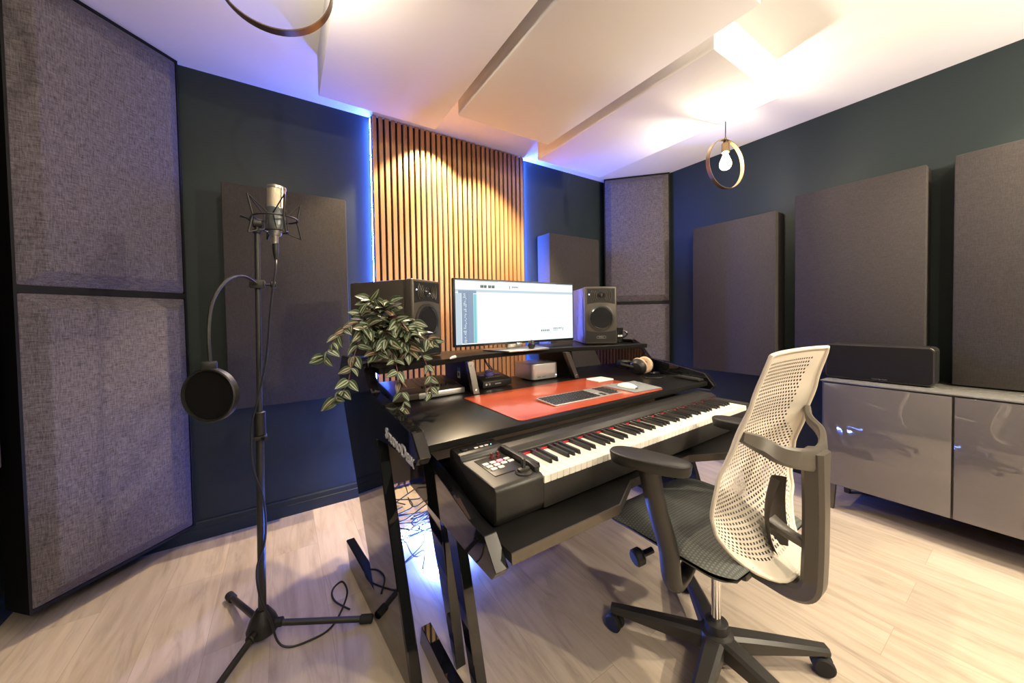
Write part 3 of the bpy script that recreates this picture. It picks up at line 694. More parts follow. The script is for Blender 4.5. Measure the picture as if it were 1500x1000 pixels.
build('headband', MB().tube([(.0-.03, .01, .0), (-.03, .06, .006), (-.01, .11, .01), (.042, .135, .012), (.095, .11, .01), (.115, .06, .006), (.112, .01, 0)], [.006, .006, .009, .011, .009, .006, .006], 8, 6, flat=1.3), M['blk'], hp, HF)
ck = []
for k in range(150):
    t_ = k/149; ck.append(Vector((1.87+.075*t_, 1.36-.10*t_+.02*math.sin(9*t_), ZT+.0072+.003))+Vector((0, .0048*math.cos(k*1.25), .0048*math.sin(k*1.25))))
build('coiled_cord', MB().tube(ck, .0017, 5), M['cable'], hp, DESK)
build('cord', MB().tube([(1.84, 1.30, ZT+.004), (1.78, 1.24, ZT+.004), (1.84, 1.19, ZT+.004), (1.92, 1.21, ZT+.004), (1.93, 1.29, ZT+.005), (1.88, 1.40, ZT+.006), (1.87, 1.36, ZT+.008)], .0024, 6, 8), M['cable'], hp, DESK)
rm_ = thing('remote_control', 'slim black remote control near the right edge of the desktop', 'remote control', (1.93, 1.07, ZT), DESK)
RF = DESK @ Matrix.Translation((1.925, 1.07, ZT)) @ Matrix.Rotation(R(80), 4, 'Z')
build('body', MB().box(-.08, .08, -.02, .02, .0003, .016, .005), M['blk'], rm_, RF)
for k in range(8): build('button', MB().box(-.065+k*.014, -.056+k*.014, -.008, .008, .016, .018, .001), M['edge'], rm_, RF)
stk = thing('sticker', 'small blue and white sticker on the left shelf divider', 'sticker', (.7915, 1.66, .85), DESK)
build('white_field', MB().box(.7908, .7918, 1.645, 1.675, .835, .87), M['white'], stk, DESK, smooth=False); build('blue_field', MB().box(.7908, .7918, 1.643, 1.677, .87, .89), M['blue'], stk, DESK, smooth=False); build('code_block', MB().box(.7905, .7909, 1.652, 1.668, .845, .862), M['edge'], stk, DESK, smooth=False)
# cables behind the desk items
for pts in ([(1.045, 1.82, .930), (1.04, 1.83, .90), (1.055, 1.80, .85), (1.10, 1.76, .80), (1.12, 1.78, .79)], [(1.06, 1.86, .930), (1.065, 1.85, .88), (1.08, 1.81, .84), (1.09, 1.80, .79)], [(1.545, 1.80, .930), (1.54, 1.81, .90), (1.53, 1.82, .86), (1.52, 1.86, .80)]):
    solo('cable', MB().tube(pts, .003, 6, 8), M['cable'], 'thin black cable hanging under the monitor shelf', 'cable', pts[-1], DESK, 'cables hanging under the shelf')
solo('cable_end', MB().tube([(.655, 1.46, .9645), (.68, 1.49, .965), (.70, 1.50, .966)], [.003, .007, .007], 8, 4), M['white'], 'white cable end lying on the shelf beside the left speaker', 'cable', (.67, 1.48, .961), DESK)

# ---------------------------------------------------------------- light tube and tangled cables under the desk
tb = [(.52, 1.80, .012), (.60, 1.86, .012), (.650, 1.80, .012), (.606, 1.659, .012), (.578, 1.559, .012), (.580, 1.495, .012), (.62, 1.465, .012), (.70, 1.51, .012), (.80, 1.60, .012)]
solo('light_tube', MB().tube(tb, .0075, 8, 8), M['tube'], 'glowing blue-white light tube curling on the floor under the desk', 'light tube', (.61, 1.7, 0), DESK)
rnd = random.Random(11)
for i in range(16):
    cx, cy = rnd.uniform(.52, .95), rnd.uniform(1.60, 2.08); pts = []
    a0 = rnd.uniform(0, 6.28); z = .0245+i*.0072
    for k in range(9):
        a = a0+k*rnd.uniform(.6, .95); q = rnd.uniform(.05, .24)
        pts.append((max(.45, cx+q*1.2*math.cos(a)), min(2.28, max(1.50, cy+q*math.sin(a))), z))
    solo('cable', MB().tube(pts, .0032, 6, 7), M['cable'] if i % 4 else M['cablel'], ['black', 'grey'][0 if i % 4 else 1]+' cable in the tangle on the lit floor under the desk', 'cable', (cx, cy, z), DESK, 'tangled cables under the desk' if i % 4 else 'grey cables under the desk')

# ---------------------------------------------------------------- sideboard and soundbar on the right wall
CX, CY0, CY1 = 2.63, -.705, .735
sbd = thing('sideboard', 'low grey glass-fronted sideboard along the right wall on short legs', 'sideboard', (2.84, 0, 0))
build('body', MB().box(CX+.022, XR-.03, CY0, CY1, .150, .742, .002), M['greyb'], sbd)
build('glass_top', MB().box(CX-.002, XR-.028, CY0-.002, CY1+.002, .7425, .7505, .0015), M['greyt'], sbd)
for k in range(3):
    y1 = CY1-.012-k*.478
    build('door', MB().box(CX, CX+.020, y1-.470, y1, .156, .736, .0015), M['grey'], sbd)
for x in (CX+.035, XR-.09):
    for y in (CY1-.04, CY0+.04):
        build('leg', MB().prism([(-.022, .150), (.022, .150), (.013, 0), (-.013, 0)], lambda a, b: (x-.012, y+a, b), lambda a, b: (x+.014, y+a, b), .002, 1), M['steel'], sbd)
sb_ = thing('soundbar_speaker', 'black box loudspeaker with rounded corners on the grey sideboard', 'speaker', (2.80, .53, .7508))
F0, F1, SZ0, SZ1 = .318, .745, .7508, .955
rp = lambda i: rrect(F0+i, F1-i, SZ0+i+.006, SZ1-i, .022-i*.6, 6)
build('case', MB().prism(rp(0), lambda a, b: (2.742, a, b), lambda a, b: (2.87, a, b), .004, 2), M['blk'], sb_)
build('rim', MB().prism(rp(.001), lambda a, b: (2.7385, a, b), lambda a, b: (2.743, a, b), .001, 1), M['steel'], sb_)
build('grille', MB().prism(rp(.0065), lambda a, b: (2.736, a, b), lambda a, b: (2.740, a, b), .0015, 1), mat('black_grille_mesh', (.008, .0065, .0055), .7, scale=700, bump=.3, spec=.2), sb_)
build('foot', MB().box(2.76, 2.85, F0+.05, F1-.05, SZ0, SZ0+.008), M['rub'], sb_)
text('lettering', 'Cambridge Audio', .0085, Matrix.Translation((2.7358, .545, .768)) @ Matrix.Rotation(-PI/2, 4, 'Z') @ Matrix.Rotation(PI/2, 4, 'X'), M['alu'], sb_, IDN, .0002)

# ---------------------------------------------------------------- microphone stand
MX, MY = -.09, 1.53
mst = thing('microphone_stand', 'black tripod microphone stand on the wood floor', 'microphone stand', (MX, MY, 0))
top = Vector((-.068, 1.53, 1.455))
build('hub', MB().lathe([(.030, .030), (.046, .040), (.050, .055), (.040, .085), (.026, .110), (.020, .120)], (MX, MY, 0), seg=20), M['blk'], mst)
def lerp(a, b, t): return Vector(a).lerp(Vector(b), t)
base = Vector((MX, MY, .10))
build('lower_tube', MB().cyl(base, lerp(base, top, .50), .0125, 16), M['blk2'], mst)
build('upper_tube', MB().cyl(lerp(base, top, .48), top, .0085, 14), M['blk2'], mst)
cl = lerp(base, top, .515)
build('height_clutch', MB().cyl(cl-Vector((0, 0, .055)), cl+Vector((0, 0, .03)), .018, 18, bev=.003).cyl(cl+Vector((.01, -.02, -.062)), cl+Vector((.02, -.035, -.062)), .008, 10).box(cl.x-.02, cl.x+.02, cl.y-.018, cl.y+.018, cl.z-.07, cl.z-.055, .003), M['blk'], mst)
for a, L_ in ((R(112), .33), (R(-22), .36), (R(236), .36)):
    d = Vector((math.cos(a), math.sin(a), 0)); s0 = Vector((MX, MY, .062))+d*.035; e0 = Vector((MX, MY, .017))+d*L_
    lg = build('leg', MB().cyl(s0, e0, .0105, 12), M['blk2'], mst)
    build('rubber_foot', MB().cyl(e0-d*.035+Vector((0, 0, .004)), e0+d*.012+Vector((0, 0, -.001)), .0155, 14, bev=.004), M['rub'], lg)
    build('leg_hinge', MB().cyl(s0-d*.02, s0+d*.03, .016, 10, bev=.003), M['blk'], lg)

# shock mount and microphone
MC = Vector((-.012, 1.53, 1.515))
sm = thing('shock_mount', 'black spider shock mount holding the silver microphone', 'shock mount', tuple(top))
g = MB()
ring = [(MC.x+.068*math.cos(a), MC.y+.068*math.sin(a), MC.z) for a in [k*2*PI/32 for k in range(32)]]
g.tube(ring, .0032, 6, closed=True)
ring = [(MC.x+.036*math.cos(a), MC.y+.036*math.sin(a), MC.z-.045) for a in [k*2*PI/24 for k in range(24)]]
g.tube(ring, .003, 6, closed=True)
build('rings', g, M['blk'], sm)
for k in range(4):
    a0 = R(20+90*k)
    P3 = lambda r, a, z: (MC.x+r*math.cos(a), MC.y+r*math.sin(a), MC.z+z)
    g = MB(); g.tube([P3(.084, a0, .070), P3(.070, a0, .0), P3(.084, a0, -.062)], .0036, 6)
    g.tube([P3(.084, a0, .070), P3(.036, a0-.55, .012), P3(.036, a0-.3, -.045)], .0022, 6); g.tube([P3(.084, a0, -.062), P3(.036, a0+.2, -.045)], .0022, 6)
    g.tube([P3(.084, a0, .070), P3(.036, a0+.55, .012), P3(.036, a0+.3, -.045)], .0022, 6)
    build('strut', g, M['blk'], sm)
build('bracket', MB().tube([tuple(top+Vector((0, 0, .0006))), tuple(top+Vector((0, 0, .045))), (MC.x-.075, MC.y, MC.z-.012), (MC.x-.066, MC.y, MC.z)], .0075, 10).cyl(top+Vector((-.012, 0, .035)), top+Vector((.016, 0, .035)), .014, 14, bev=.002).cyl(top+Vector((0, 0, .0006)), top+Vector((0, 0, .014)), .013, 14, bev=.002), M['blk'], sm)
build('tilt_lever', MB().tube([tuple(top+Vector((-.012, 0, .036))), tuple(top+Vector((-.026, -.004, .050))), tuple(top+Vector((-.045, -.006, .056)))], [.004, .006, .009], 8, flat=.5), M['blk'], sm)
mi = thing('microphone', 'silver large-diaphragm studio microphone in the shock mount', 'microphone', tuple(MC))
TM = Matrix.Translation(MC) @ Matrix.Rotation(R(3), 4, 'Y')
build('body', MB().lathe([(.016, -.062), (.020, -.056), (.022, -.040), (.028, -.028), (.0295, -.022), (.0295, .030), (.030, .031), (.030, .037), (.0285, .038)], seg=32, m=TM.to_3x3(), c=MC), M['mic'], mi)
build('grille', MB().lathe([(.0285, .036), (.0285, .106), (.0275, .112), (.022, .117), (.010, .119), (.001, .1195)], seg=32, m=TM.to_3x3(), c=MC), M['mgr'], mi)
g = MB()
for k in range(2):
    a = R(90+180*k+35); q = TM @ Vector((.0288*math.cos(a), .0288*math.sin(a), .036)); e = TM @ Vector((.0288*math.cos(a), .0288*math.sin(a), .108)); g.cyl(q, e, .004, 8)
g.lathe([(.0295, .104), (.0302, .107), (.0295, .114), (.0275, .114)], seg=32, m=TM.to_3x3(), c=MC, cap=False)
build('grille_frame', g, M['alu'], mi)
build('connector', MB().lathe([(.0095, -.092), (.0105, -.088), (.0105, -.066), (.014, -.060)], seg=18, m=TM.to_3x3(), c=MC), M['alu'], mi)
# cable
xl = MC+Vector((-.003, 0, -.092))
cpts = [tuple(xl+Vector((0, 0, -.055))), (MC.x-.005, MY-.030, 1.33), (MC.x-.022, MY-.034, 1.20), (-.052, MY-.026, 1.02), (-.080, MY-.028, .88), (-.101, MY-.022, .78), (-.100, MY-.028, .64), (-.074, MY-.024, .52), (-.073, MY-.022, .38), (-.100, MY-.022, .28), (-.092, MY-.034, .18), (-.066, MY-.052, .11), (-.045, MY-.070, .03), (-.01, MY-.085, .0045), (.05, 1.435, .0045), (.11, 1.445, .0045), (.155, 1.50, .0045), (.195, 1.60, .0045), (.185, 1.68, .0045), (.145, 1.65, .0045), (.145, 1.57, .0115), (.19, 1.50, .0045)]
mcb = thing('microphone_cable', 'thin black microphone cable winding down the stand and looping over the floor', 'cable', (.05, 1.41, 0))
build('cord', MB().tube(cpts, .0036, 7, 8), M['cable'], mcb)
build('plug', MB().lathe([(.004, -.060), (.007, -.045), (.0095, -.03), (.0105, 0), (.0095, .004)], tuple(xl), seg=16), M['blk'], mcb)
# pop filter
pf = thing('pop_filter', 'round black pop filter on a gooseneck clamped to the microphone stand', 'pop filter', (-.073, 1.52, 1.275))
PC = Vector((-.174, 1.27, .946)); q = Matrix.Rotation(R(-33), 4, 'Z')
gn = [(-.074, 1.50, 1.278), (-.105, 1.44, 1.295), (-.140, 1.37, 1.272), (-.167, 1.31, 1.205), (-.174, 1.28, 1.12), (-.172, 1.272, 1.035)]
build('gooseneck', MB().tube(gn, .0045, 8, 8), M['blk2'], pf)
build('clamp', MB().box(-.092, -.050, 1.508, 1.517, 1.262, 1.292, .003).box(-.094, -.085, 1.508, 1.548, 1.264, 1.290, .003).box(-.058, -.049, 1.508, 1.548, 1.264, 1.290, .003), M['blk'], pf)
build('clamp_screw', MB().cyl((-.052, 1.53, 1.277), (-.032, 1.53, 1.277), .005, 10).cyl((-.034, 1.53, 1.277), (-.018, 1.53, 1.277), .013, 12, bev=.003), M['blk'], pf)
g = MB()
pr = [(.0725, -.011), (.0750, -.008), (.0750, .008), (.0725, .011), (.0675, .009), (.0675, -.009)]
g.lathe(pr+[pr[0]], tuple(PC), 'Y', 56, q.to_3x3(), cap=False)
build('hoop', g, M['blk'], pf)
build('screen_mesh', MB().lathe([(.069, -.004), (.069, .004)], tuple(PC), 'Y', 48, q.to_3x3()), mat('black_nylon_mesh', (.006, .006, .006), .85, scale=900, bump=.3, spec=.2), pf, smooth=False)
build('hoop_holder', MB().box(PC.x-.017, PC.x+.017, PC.y-.009, PC.y+.009, PC.z+.071, PC.z+.093, .003), M['blk'], pf)

# ---------------------------------------------------------------- potted plant
def leafmat():
    m, nt, b = newmat('striped_leaf'); L = nt.links.new
    b.inputs['Roughness'].default_value = .38; b.inputs['Specular IOR Level'].default_value = .35
    uv = N(nt, 'ShaderNodeUVMap'); sp = N(nt, 'ShaderNodeSeparateXYZ'); L(uv.outputs[0], sp.inputs[0])
    a = N(nt, 'ShaderNodeMath', operation='SUBTRACT'); L(sp.outputs[0], a.inputs[0]); a.inputs[1].default_value = .5
    ab = N(nt, 'ShaderNodeMath', operation='ABSOLUTE'); L(a.outputs[0], ab.inputs[0])
    nz = N(nt, 'ShaderNodeTexNoise', Scale=40.0); tc = N(nt, 'ShaderNodeTexCoord'); L(tc.outputs['Object'], nz.inputs['Vector'])
    ad = N(nt, 'ShaderNodeMath', operation='MULTIPLY_ADD'); L(nz.outputs[0], ad.inputs[0]); ad.inputs[1].default_value = .06; L(ab.outputs[0], ad.inputs[2])
    cr = N(nt, 'ShaderNodeValToRGB'); L(ad.outputs[0], cr.inputs[0]); cr.color_ramp.interpolation = 'LINEAR'
    e = cr.color_ramp.elements; e[0].position = .03; e[0].color = (.05, .05, .03, 1); e[1].position = .5; e[1].color = (.055, .095, .045, 1)
    for p, c in ((.07, (.03, .05, .022, 1)), (.12, (.34, .38, .27, 1)), (.22, (.42, .45, .35, 1)), (.28, (.045, .075, .035, 1)), (.43, (.03, .055, .025, 1)), (.47, (.16, .20, .12, 1))):
        k = e.new(p); k.color = c
    gm = N(nt, 'ShaderNodeNewGeometry')
    tint = N(nt, 'ShaderNodeMix', data_type='RGBA', blend_type='MULTIPLY'); tint.inputs[0].default_value = 1
    tr_ = N(nt, 'ShaderNodeValToRGB'); L(gm.outputs['Random Per Island'], tr_.inputs[0])
    te = tr_.color_ramp.elements; te[0].position = 0; te[0].color = (1, 1, 1, 1); te[1].position = 1; te[1].color = (.75, .38, .34, 1); k = te.new(.7); k.color = (.9, .9, .8, 1)
    L(cr.outputs[0], tint.inputs[6]); L(tr_.outputs[0], tint.inputs[7])
    mx = N(nt, 'ShaderNodeMix', data_type='RGBA'); L(gm.outputs['Backfacing'], mx.inputs[0]); L(tint.outputs[2], mx.inputs[6]); mx.inputs[7].default_value = (.16, .05, .06, 1)
    L(mx.outputs[2], b.inputs['Base Color']); return m
plant = thing('potted_plant', 'trailing striped-leaf plant in a cream pot on the left end of the shelf', 'plant', (.385, 1.585, .9605), DESK)
PP = Vector((.385, 1.585, .9605))
build('pot', MB().lathe([(.044, 0), (.048, .003), (.060, .080), (.063, .096), (.058, .096), (.054, .080)], tuple(PP), seg=32), M['pot'], plant, DESK)
build('soil', MB().lathe([(.054, .074), (.056, .080), (.001, .086)], tuple(PP), seg=20), M['soil'], plant, DESK)
rnd = random.Random(7)
def itp_(xs, ys, x):
    for i in range(len(xs)-1):
        if x <= xs[i+1]: return ys[i]+(ys[i+1]-ys[i])*max(0, (x-xs[i])/(xs[i+1]-xs[i]))
    return ys[-1]
lf = MB(); lf.keepn = True; stm = MB()
UL = lf.bm.loops.layers.uv.verify()
def leaf(base, d, L_, W, nrm):
    d = d.normalized(); nrm = (nrm-d*nrm.dot(d)).normalized(); s = d.cross(nrm)
    nv, nu = 7, 4; V = []
    for j in range(nv+1):
        t = j/nv; w_ = W*(math.sin(PI*t**.72))**.85 if 0 < t < 1 else 0
        c = base+d*L_*t-nrm*L_*.22*t*t
        V.append([lf.bm.verts.new(c+s*w_*(2*i/nu-1)+nrm*abs(2*i/nu-1)*w_*.35) for i in range(nu+1)])
    for j in range(nv):
        for i in range(nu):
            f = lf.bm.faces.new([V[j][i], V[j][i+1], V[j+1][i+1], V[j+1][i]])
            for l, (a, b) in zip(f.loops, ((i, j), (i+1, j), (i+1, j+1), (i, j+1))): l[UL].uv = (a/nu, b/nv)
toward = Vector((-.25, -.9, .45))
# (start offset from pot rim, control points) in desk frame
S0 = PP+Vector((0, 0, .085))
# each stem: control points after the soil, leaf length range, leaf spacing, leaves per node
stems = [
 ([(.33, 1.52, 1.11), (.27, 1.47, 1.135), (.20, 1.43, 1.09), (.150, 1.41, 1.02)], (.034, .050), .030, 2),
 ([(.32, 1.50, 1.09), (.265, 1.43, 1.05), (.235, 1.40, .97), (.215, 1.38, .91), (.18, 1.38, .872)], (.038, .058), .038, 2),
 ([(.39, 1.50, 1.06), (.385, 1.38, 1.00), (.39, 1.335, .92), (.40, 1.33, .86), (.405, 1.33, .81)], (.034, .048), .036, 2),
 ([(.45, 1.49, 1.07), (.485, 1.385, 1.02), (.505, 1.34, .95), (.515, 1.335, .89), (.515, 1.34, .85)], (.032, .046), .038, 2),
 ([(.45, 1.51, 1.09), (.50, 1.43, 1.085), (.54, 1.39, 1.05)], (.044, .062), .026, 2),
 ([(.37, 1.57, 1.13), (.35, 1.54, 1.19), (.335, 1.52, 1.225)], (.042, .060), .017, 3),
 ([(.40, 1.56, 1.12), (.405, 1.53, 1.18), (.41, 1.50, 1.215)], (.042, .060), .017, 3),
 ([(.38, 1.54, 1.12), (.375, 1.49, 1.17), (.375, 1.46, 1.19)], (.044, .064), .016, 3),
 ([(.35, 1.52, 1.10), (.315, 1.46, 1.12), (.29, 1.43, 1.11)], (.046, .066), .018, 3),
 ([(.42, 1.51, 1.10), (.44, 1.44, 1.115), (.46, 1.39, 1.09)], (.046, .066), .018, 3),
 ([(.38, 1.51, 1.09), (.37, 1.43, 1.10), (.36, 1.38, 1.07)], (.046, .066), .017, 3),
 ([(.40, 1.51, 1.11), (.41, 1.45, 1.14), (.415, 1.41, 1.13)], (.046, .066), .017, 3),
 ([(.35, 1.55, 1.11), (.31, 1.52, 1.15), (.29, 1.50, 1.165)], (.040, .058), .019, 3),
 ([(.43, 1.54, 1.11), (.465, 1.49, 1.135), (.49, 1.46, 1.13)], (.042, .060), .018, 3),
 ([(.41, 1.50, 1.07), (.43, 1.42, 1.06), (.445, 1.38, 1.02)], (.042, .060), .022, 2),
 ([(.36, 1.50, 1.07), (.335, 1.42, 1.06), (.325, 1.385, 1.02)], (.042, .060), .022, 2),
]
for st, (la, lb), gap, per in stems:
    pts = [S0+Vector((rnd.uniform(-.03, .03), rnd.uniform(-.03, .03), -.005))]+[Vector(p) for p in st]
    sp_, _ = spline(pts, 6, .002)
    stm.tube(sp_, [.0022-.0011*i/len(sp_) for i in range(len(sp_))], 6)
    acc = 0; nxt = .035; sg = 1
    for i in range(1, len(sp_)):
        acc += (sp_[i]-sp_[i-1]).length; end = i == len(sp_)-1
        if acc > nxt or end:
            nxt = acc+gap; t = (sp_[i]-sp_[i-1]).normalized()
            for q in range(per+(1 if end else 0)):
                sg = -sg
                d = t*rnd.uniform(.1, .9)+Vector((sg*rnd.uniform(.2, 1.1), rnd.uniform(-.9, .15), rnd.uniform(-.75, .5)))
                L_ = rnd.uniform(la, lb)
                L_ *= 1.12; leaf(sp_[i], d, L_, L_*rnd.uniform(.25, .34), Vector((-.25, -.7, .75))+Vector((rnd.uniform(-.8, .8), rnd.uniform(-.5, .5), rnd.uniform(-.6, .5))))
for bm_ in (lf.bm, stm.bm):
    for v_ in bm_.verts:
        c = v_.co
        c.z = max(c.z, .786)
        if .925 < c.z < .972 and c.x > .31:                            # keep in front of the shelf edge
            yf = itp_([q[0] for q in fr], [q[1] for q in fr], c.x)-.006
            if c.y > yf: c.y = yf if c.z < .952 else c.y; c.z = max(c.z, .966) if c.y > yf else c.z
        d_ = c.x-(.3955-.075*c.y)
        if c.y > .95 and c.z < .99 and -.006 < d_ < .044: c.x = .3955-.075*c.y+(-.006 if d_ < .02 else .044)
build('stems', stm, M['stem'], plant, DESK)
build('foliage', lf, leafmat(), plant, DESK, ang=60)

# ---------------------------------------------------------------- office chair
HX, HY = 1.155, .585
ch = thing('office_chair', 'office chair with perforated beige back, grey mesh seat and black star base', 'chair', (HX, HY, 0))
CA = [46, 121, 196, 262, 322]
build('hub', MB().lathe([(.030, .062), (.050, .070), (.054, .105), (.048, .118), (.034, .122), (.034, .150), (.030, .152)], (HX, HY, 0), seg=28), M['cblk'], ch)
for a_ in CA:
    a = R(a_); d = Vector((math.cos(a), math.sin(a), 0)); s = Vector((-d.y, d.x, 0)); L_ = .335
    g = MB(); rings = []
    for t in [k/8 for k in range(9)]:
        c = Vector((HX, HY, 0))+d*(.03+(L_-.03)*t); zt = .118-.030*t**1.2; zb = .068-.004*t if t < .5 else .066+.006*(t-.5); zb = .066+.004*t; w_ = .030-.012*t
        rings.append([g.bm.verts.new(c+s*x*w_+Vector((0, 0, z))) for x, z in ((-1, zb), (1, zb), (1, zt-.008), (.62, zt), (-.62, zt), (-1, zt-.008))])
    for A, B in zip(rings, rings[1:]):
        for k in range(6): g.bm.faces.new([A[k], A[(k+1) % 6], B[(k+1) % 6], B[k]])
    g.bm.faces.new(rings[0][::-1]); g.bm.faces.new(rings[-1])
    build('base_leg', g, M['cblk'], ch)
    e = Vector((HX, HY, 0))+d*(L_-.012)
    ca = build('caster', MB().cyl(e+Vector((0, 0, .045)), e+Vector((0, 0, .075)), .009, 12).box(-.010, .010, -.006, .006, .030, .052, .002, m=Matrix.Translation(e)), M['cblk'], ch)
    wa = a+R(70); wd = Vector((math.cos(wa), math.sin(wa), 0)); wc = e+Vector((0, 0, .0300))
    for s_ in (-1, 1):
        o = wc+wd*(.004*s_)
        build('wheel', MB().cyl(o, o+wd*(.019*s_), .0298, 24, bev=.005), M['rub'], ca)
build('gas_column', MB().cyl((HX, HY, .15), (HX, HY, .385), .0145, 20), M['chrome'], ch)
build('seat_mechanism', MB().box(HX-.07, HX+.07, HY-.12, HY+.14, .375, .432, .012).box(HX-.03, HX+.03, HY-.20, HY-.10, .38, .42, .008), M['cblk'], ch)
# seat cushion
SX_, SY0, SY1 = 1.158, .425, .862
def seatf(top):
    def f(u, v):
        y = SY0+(SY1-SY0)*v; k = 2*u-1
        hw = .248*(1-.12*max(0, (.15-v)/.15)**2-.10*max(0, (v-.8)/.2)**2)
        x = SX_+hw*k; rim = 1-abs(k)**6; rv = 1-abs(2*v-1)**10
        if top: z = .468+.026*rim*rv-.020*(max(0, v-.72)/.28)**2+.010*abs(k)**2*(1-v)
        else: z = .468-.050*rim*rv-.020*(max(0, v-.72)/.28)**2
        return (x, y, z)
    return f
g = MB(); g.grid(seatf(True), 24, 24, uv=True); g.grid(lambda u, v: seatf(False)(u, v), 24, 24, uv=True)
bmesh.ops.remove_doubles(g.bm, verts=g.bm.verts, dist=.0004)
def dotted(name, c1, c2, sx_, sy_):
    m, nt, b = newmat(name); L = nt.links.new; b.inputs['Roughness'].default_value = .8; b.inputs['Specular IOR Level'].default_value = .2
    tc = N(nt, 'ShaderNodeTexCoord'); mp = N(nt, 'ShaderNodeMapping'); mp.inputs['Scale'].default_value = (sx_, sy_, 1); L(tc.outputs['Object'], mp.inputs[0])
    br = N(nt, 'ShaderNodeTexBrick', Scale=1.0); br.inputs['Brick Width'].default_value = 1; br.inputs['Row Height'].default_value = 1; br.inputs['Mortar Size'].default_value = .26; br.inputs['Mortar Smooth'].default_value = .3
    br.inputs['Color1'].default_value = c2+(1,); br.inputs['Color2'].default_value = c2+(1,); br.inputs['Mortar'].default_value = c1+(1,)
    L(mp.outputs[0], br.inputs['Vector'])
    nz = N(nt, 'ShaderNodeTexNoise', Scale=500.0); L(tc.outputs['Object'], nz.inputs['Vector'])
    mx = N(nt, 'ShaderNodeMix', data_type='RGBA', blend_type='MULTIPLY'); mx.inputs[0].default_value = .5; L(br.outputs['Color'], mx.inputs[6]); L(nz.outputs[0], mx.inputs[7])
    L(mx.outputs[2], b.inputs['Base Color']); return m
build('seat', g, dotted('grey_green_seat_mesh', (.10, .105, .10), (.17, .18, .17), 125, 100), ch, ang=50)
build('seat_pan', MB().prism([(SX_-.165, SY0+.08), (SX_+.165, SY0+.08), (SX_+.175, SY1-.12), (SX_-.175, SY1-.12)], lambda a, b: (a, b, .412), lambda a, b: (a, b, .428), .006, 2), M['cblk'], ch)
# perforated back shell: u across, v upward
def itp(x, xs, ys):
    for i in range(len(xs)-1):
        if x <= xs[i+1]:
            t = max(0, (x-xs[i])/(xs[i+1]-xs[i])); t = t*t*(3-2*t)*.4+t*.6; return ys[i]+(ys[i+1]-ys[i])*t
    return ys[-1]
def backp(u, v, off=0):
    k = 2*u-1; a = abs(k)
    hw = itp(v, (0, .12, .28, .45, .7, .95, 1), (.215, .243, .252, .242, .219, .200, .194))
    z = .425+.618*v+.115*a**2.4*(1-v)**3
    ye = itp(z, (.42, .55, .62, .72, .82, .93, 1.05), (.43, .462, .474, .462, .428, .396, .363))
    yc = itp(z, (.42, .50, .60, .70, .80, .92, 1.05), (.375, .440, .502, .512, .490, .445, .385))
    return (1.165+hw*k, ye+(yc-ye)*(1-a**2.6)+off, z)
def perf():
    m = bpy.data.materials.new('perforated_beige_plastic'); m.use_nodes = True; nt = m.node_tree; L = nt.links.new
    b = nt.nodes['Principled BSDF']; b.inputs['Base Color'].default_value = (.66, .60, .52, 1); b.inputs['Roughness'].default_value = .5
    out = nt.nodes['Material Output']
    uv = N(nt, 'ShaderNodeUVMap'); sp = N(nt, 'ShaderNodeSeparateXYZ'); L(uv.outputs[0], sp.inputs[0])
    mp = N(nt, 'ShaderNodeMapping'); mp.inputs['Scale'].default_value = (34, 52, 1); L(uv.outputs[0], mp.inputs[0])
    br = N(nt, 'ShaderNodeTexBrick', Scale=1.0); br.offset = .5; br.offset_frequency = 2
    br.inputs['Brick Width'].default_value = 1; br.inputs['Row Height'].default_value = 1; br.inputs['Mortar Size'].default_value = .25; br.inputs['Mortar Smooth'].default_value = 0
    L(mp.outputs[0], br.inputs['Vector'])
    # hole where brick face (Fac = 0) and inside the perforated field
    inv = N(nt, 'ShaderNodeMath', operation='LESS_THAN'); L(br.outputs['Fac'], inv.inputs[0]); inv.inputs[1].default_value = .5
    ax = N(nt, 'ShaderNodeMath', operation='SUBTRACT'); L(sp.outputs[0], ax.inputs[0]); ax.inputs[1].default_value = .5
    aa = N(nt, 'ShaderNodeMath', operation='ABSOLUTE'); L(ax.outputs[0], aa.inputs[0])
    # border narrows towards the bottom
    lim = N(nt, 'ShaderNodeMapRange'); lim.inputs[1].default_value = .52; lim.inputs[2].default_value = .62; lim.inputs[3].default_value = .468; lim.inputs[4].default_value = .375; L(sp.outputs[1], lim.inputs[0])
    lt = N(nt, 'ShaderNodeMath', operation='LESS_THAN'); L(aa.outputs[0], lt.inputs[0]); L(lim.outputs[0], lt.inputs[1])
    t1 = N(nt, 'ShaderNodeMath', operation='LESS_THAN'); L(sp.outputs[1], t1.inputs[0]); t1.inputs[1].default_value = .955
    t2 = N(nt, 'ShaderNodeMath', operation='GREATER_THAN'); L(sp.outputs[1], t2.inputs[0]); t2.inputs[1].default_value = .06
    cur = inv
    for n_ in (lt, t1, t2):
        k = N(nt, 'ShaderNodeMath', operation='MULTIPLY'); L(cur.outputs[0], k.inputs[0]); L(n_.outputs[0], k.inputs[1]); cur = k
    tr_ = N(nt, 'ShaderNodeBsdfTransparent'); mx = N(nt, 'ShaderNodeMixShader'); L(cur.outputs[0], mx.inputs[0]); L(b.outputs[0], mx.inputs[1]); L(tr_.outputs[0], mx.inputs[2]); L(mx.outputs[0], out.inputs[0])
    return m
g = MB(); g.grid(lambda u, v: backp(u, v), 40, 50, uv=True)
bo = build('backrest', g, perf(), ch, ang=60)
g = MB(); rim = [backp(u, 1) for u in [k/16 for k in range(17)]]+[backp(1, 1-k/40) for k in range(1, 40)]+[backp(1-k/16, 0) for k in range(17)]+[backp(0, k/40) for k in range(1, 40)]
g.tube(rim, .0055, 8, closed=True)
build('backrest_rim', g, M['shell'], bo)
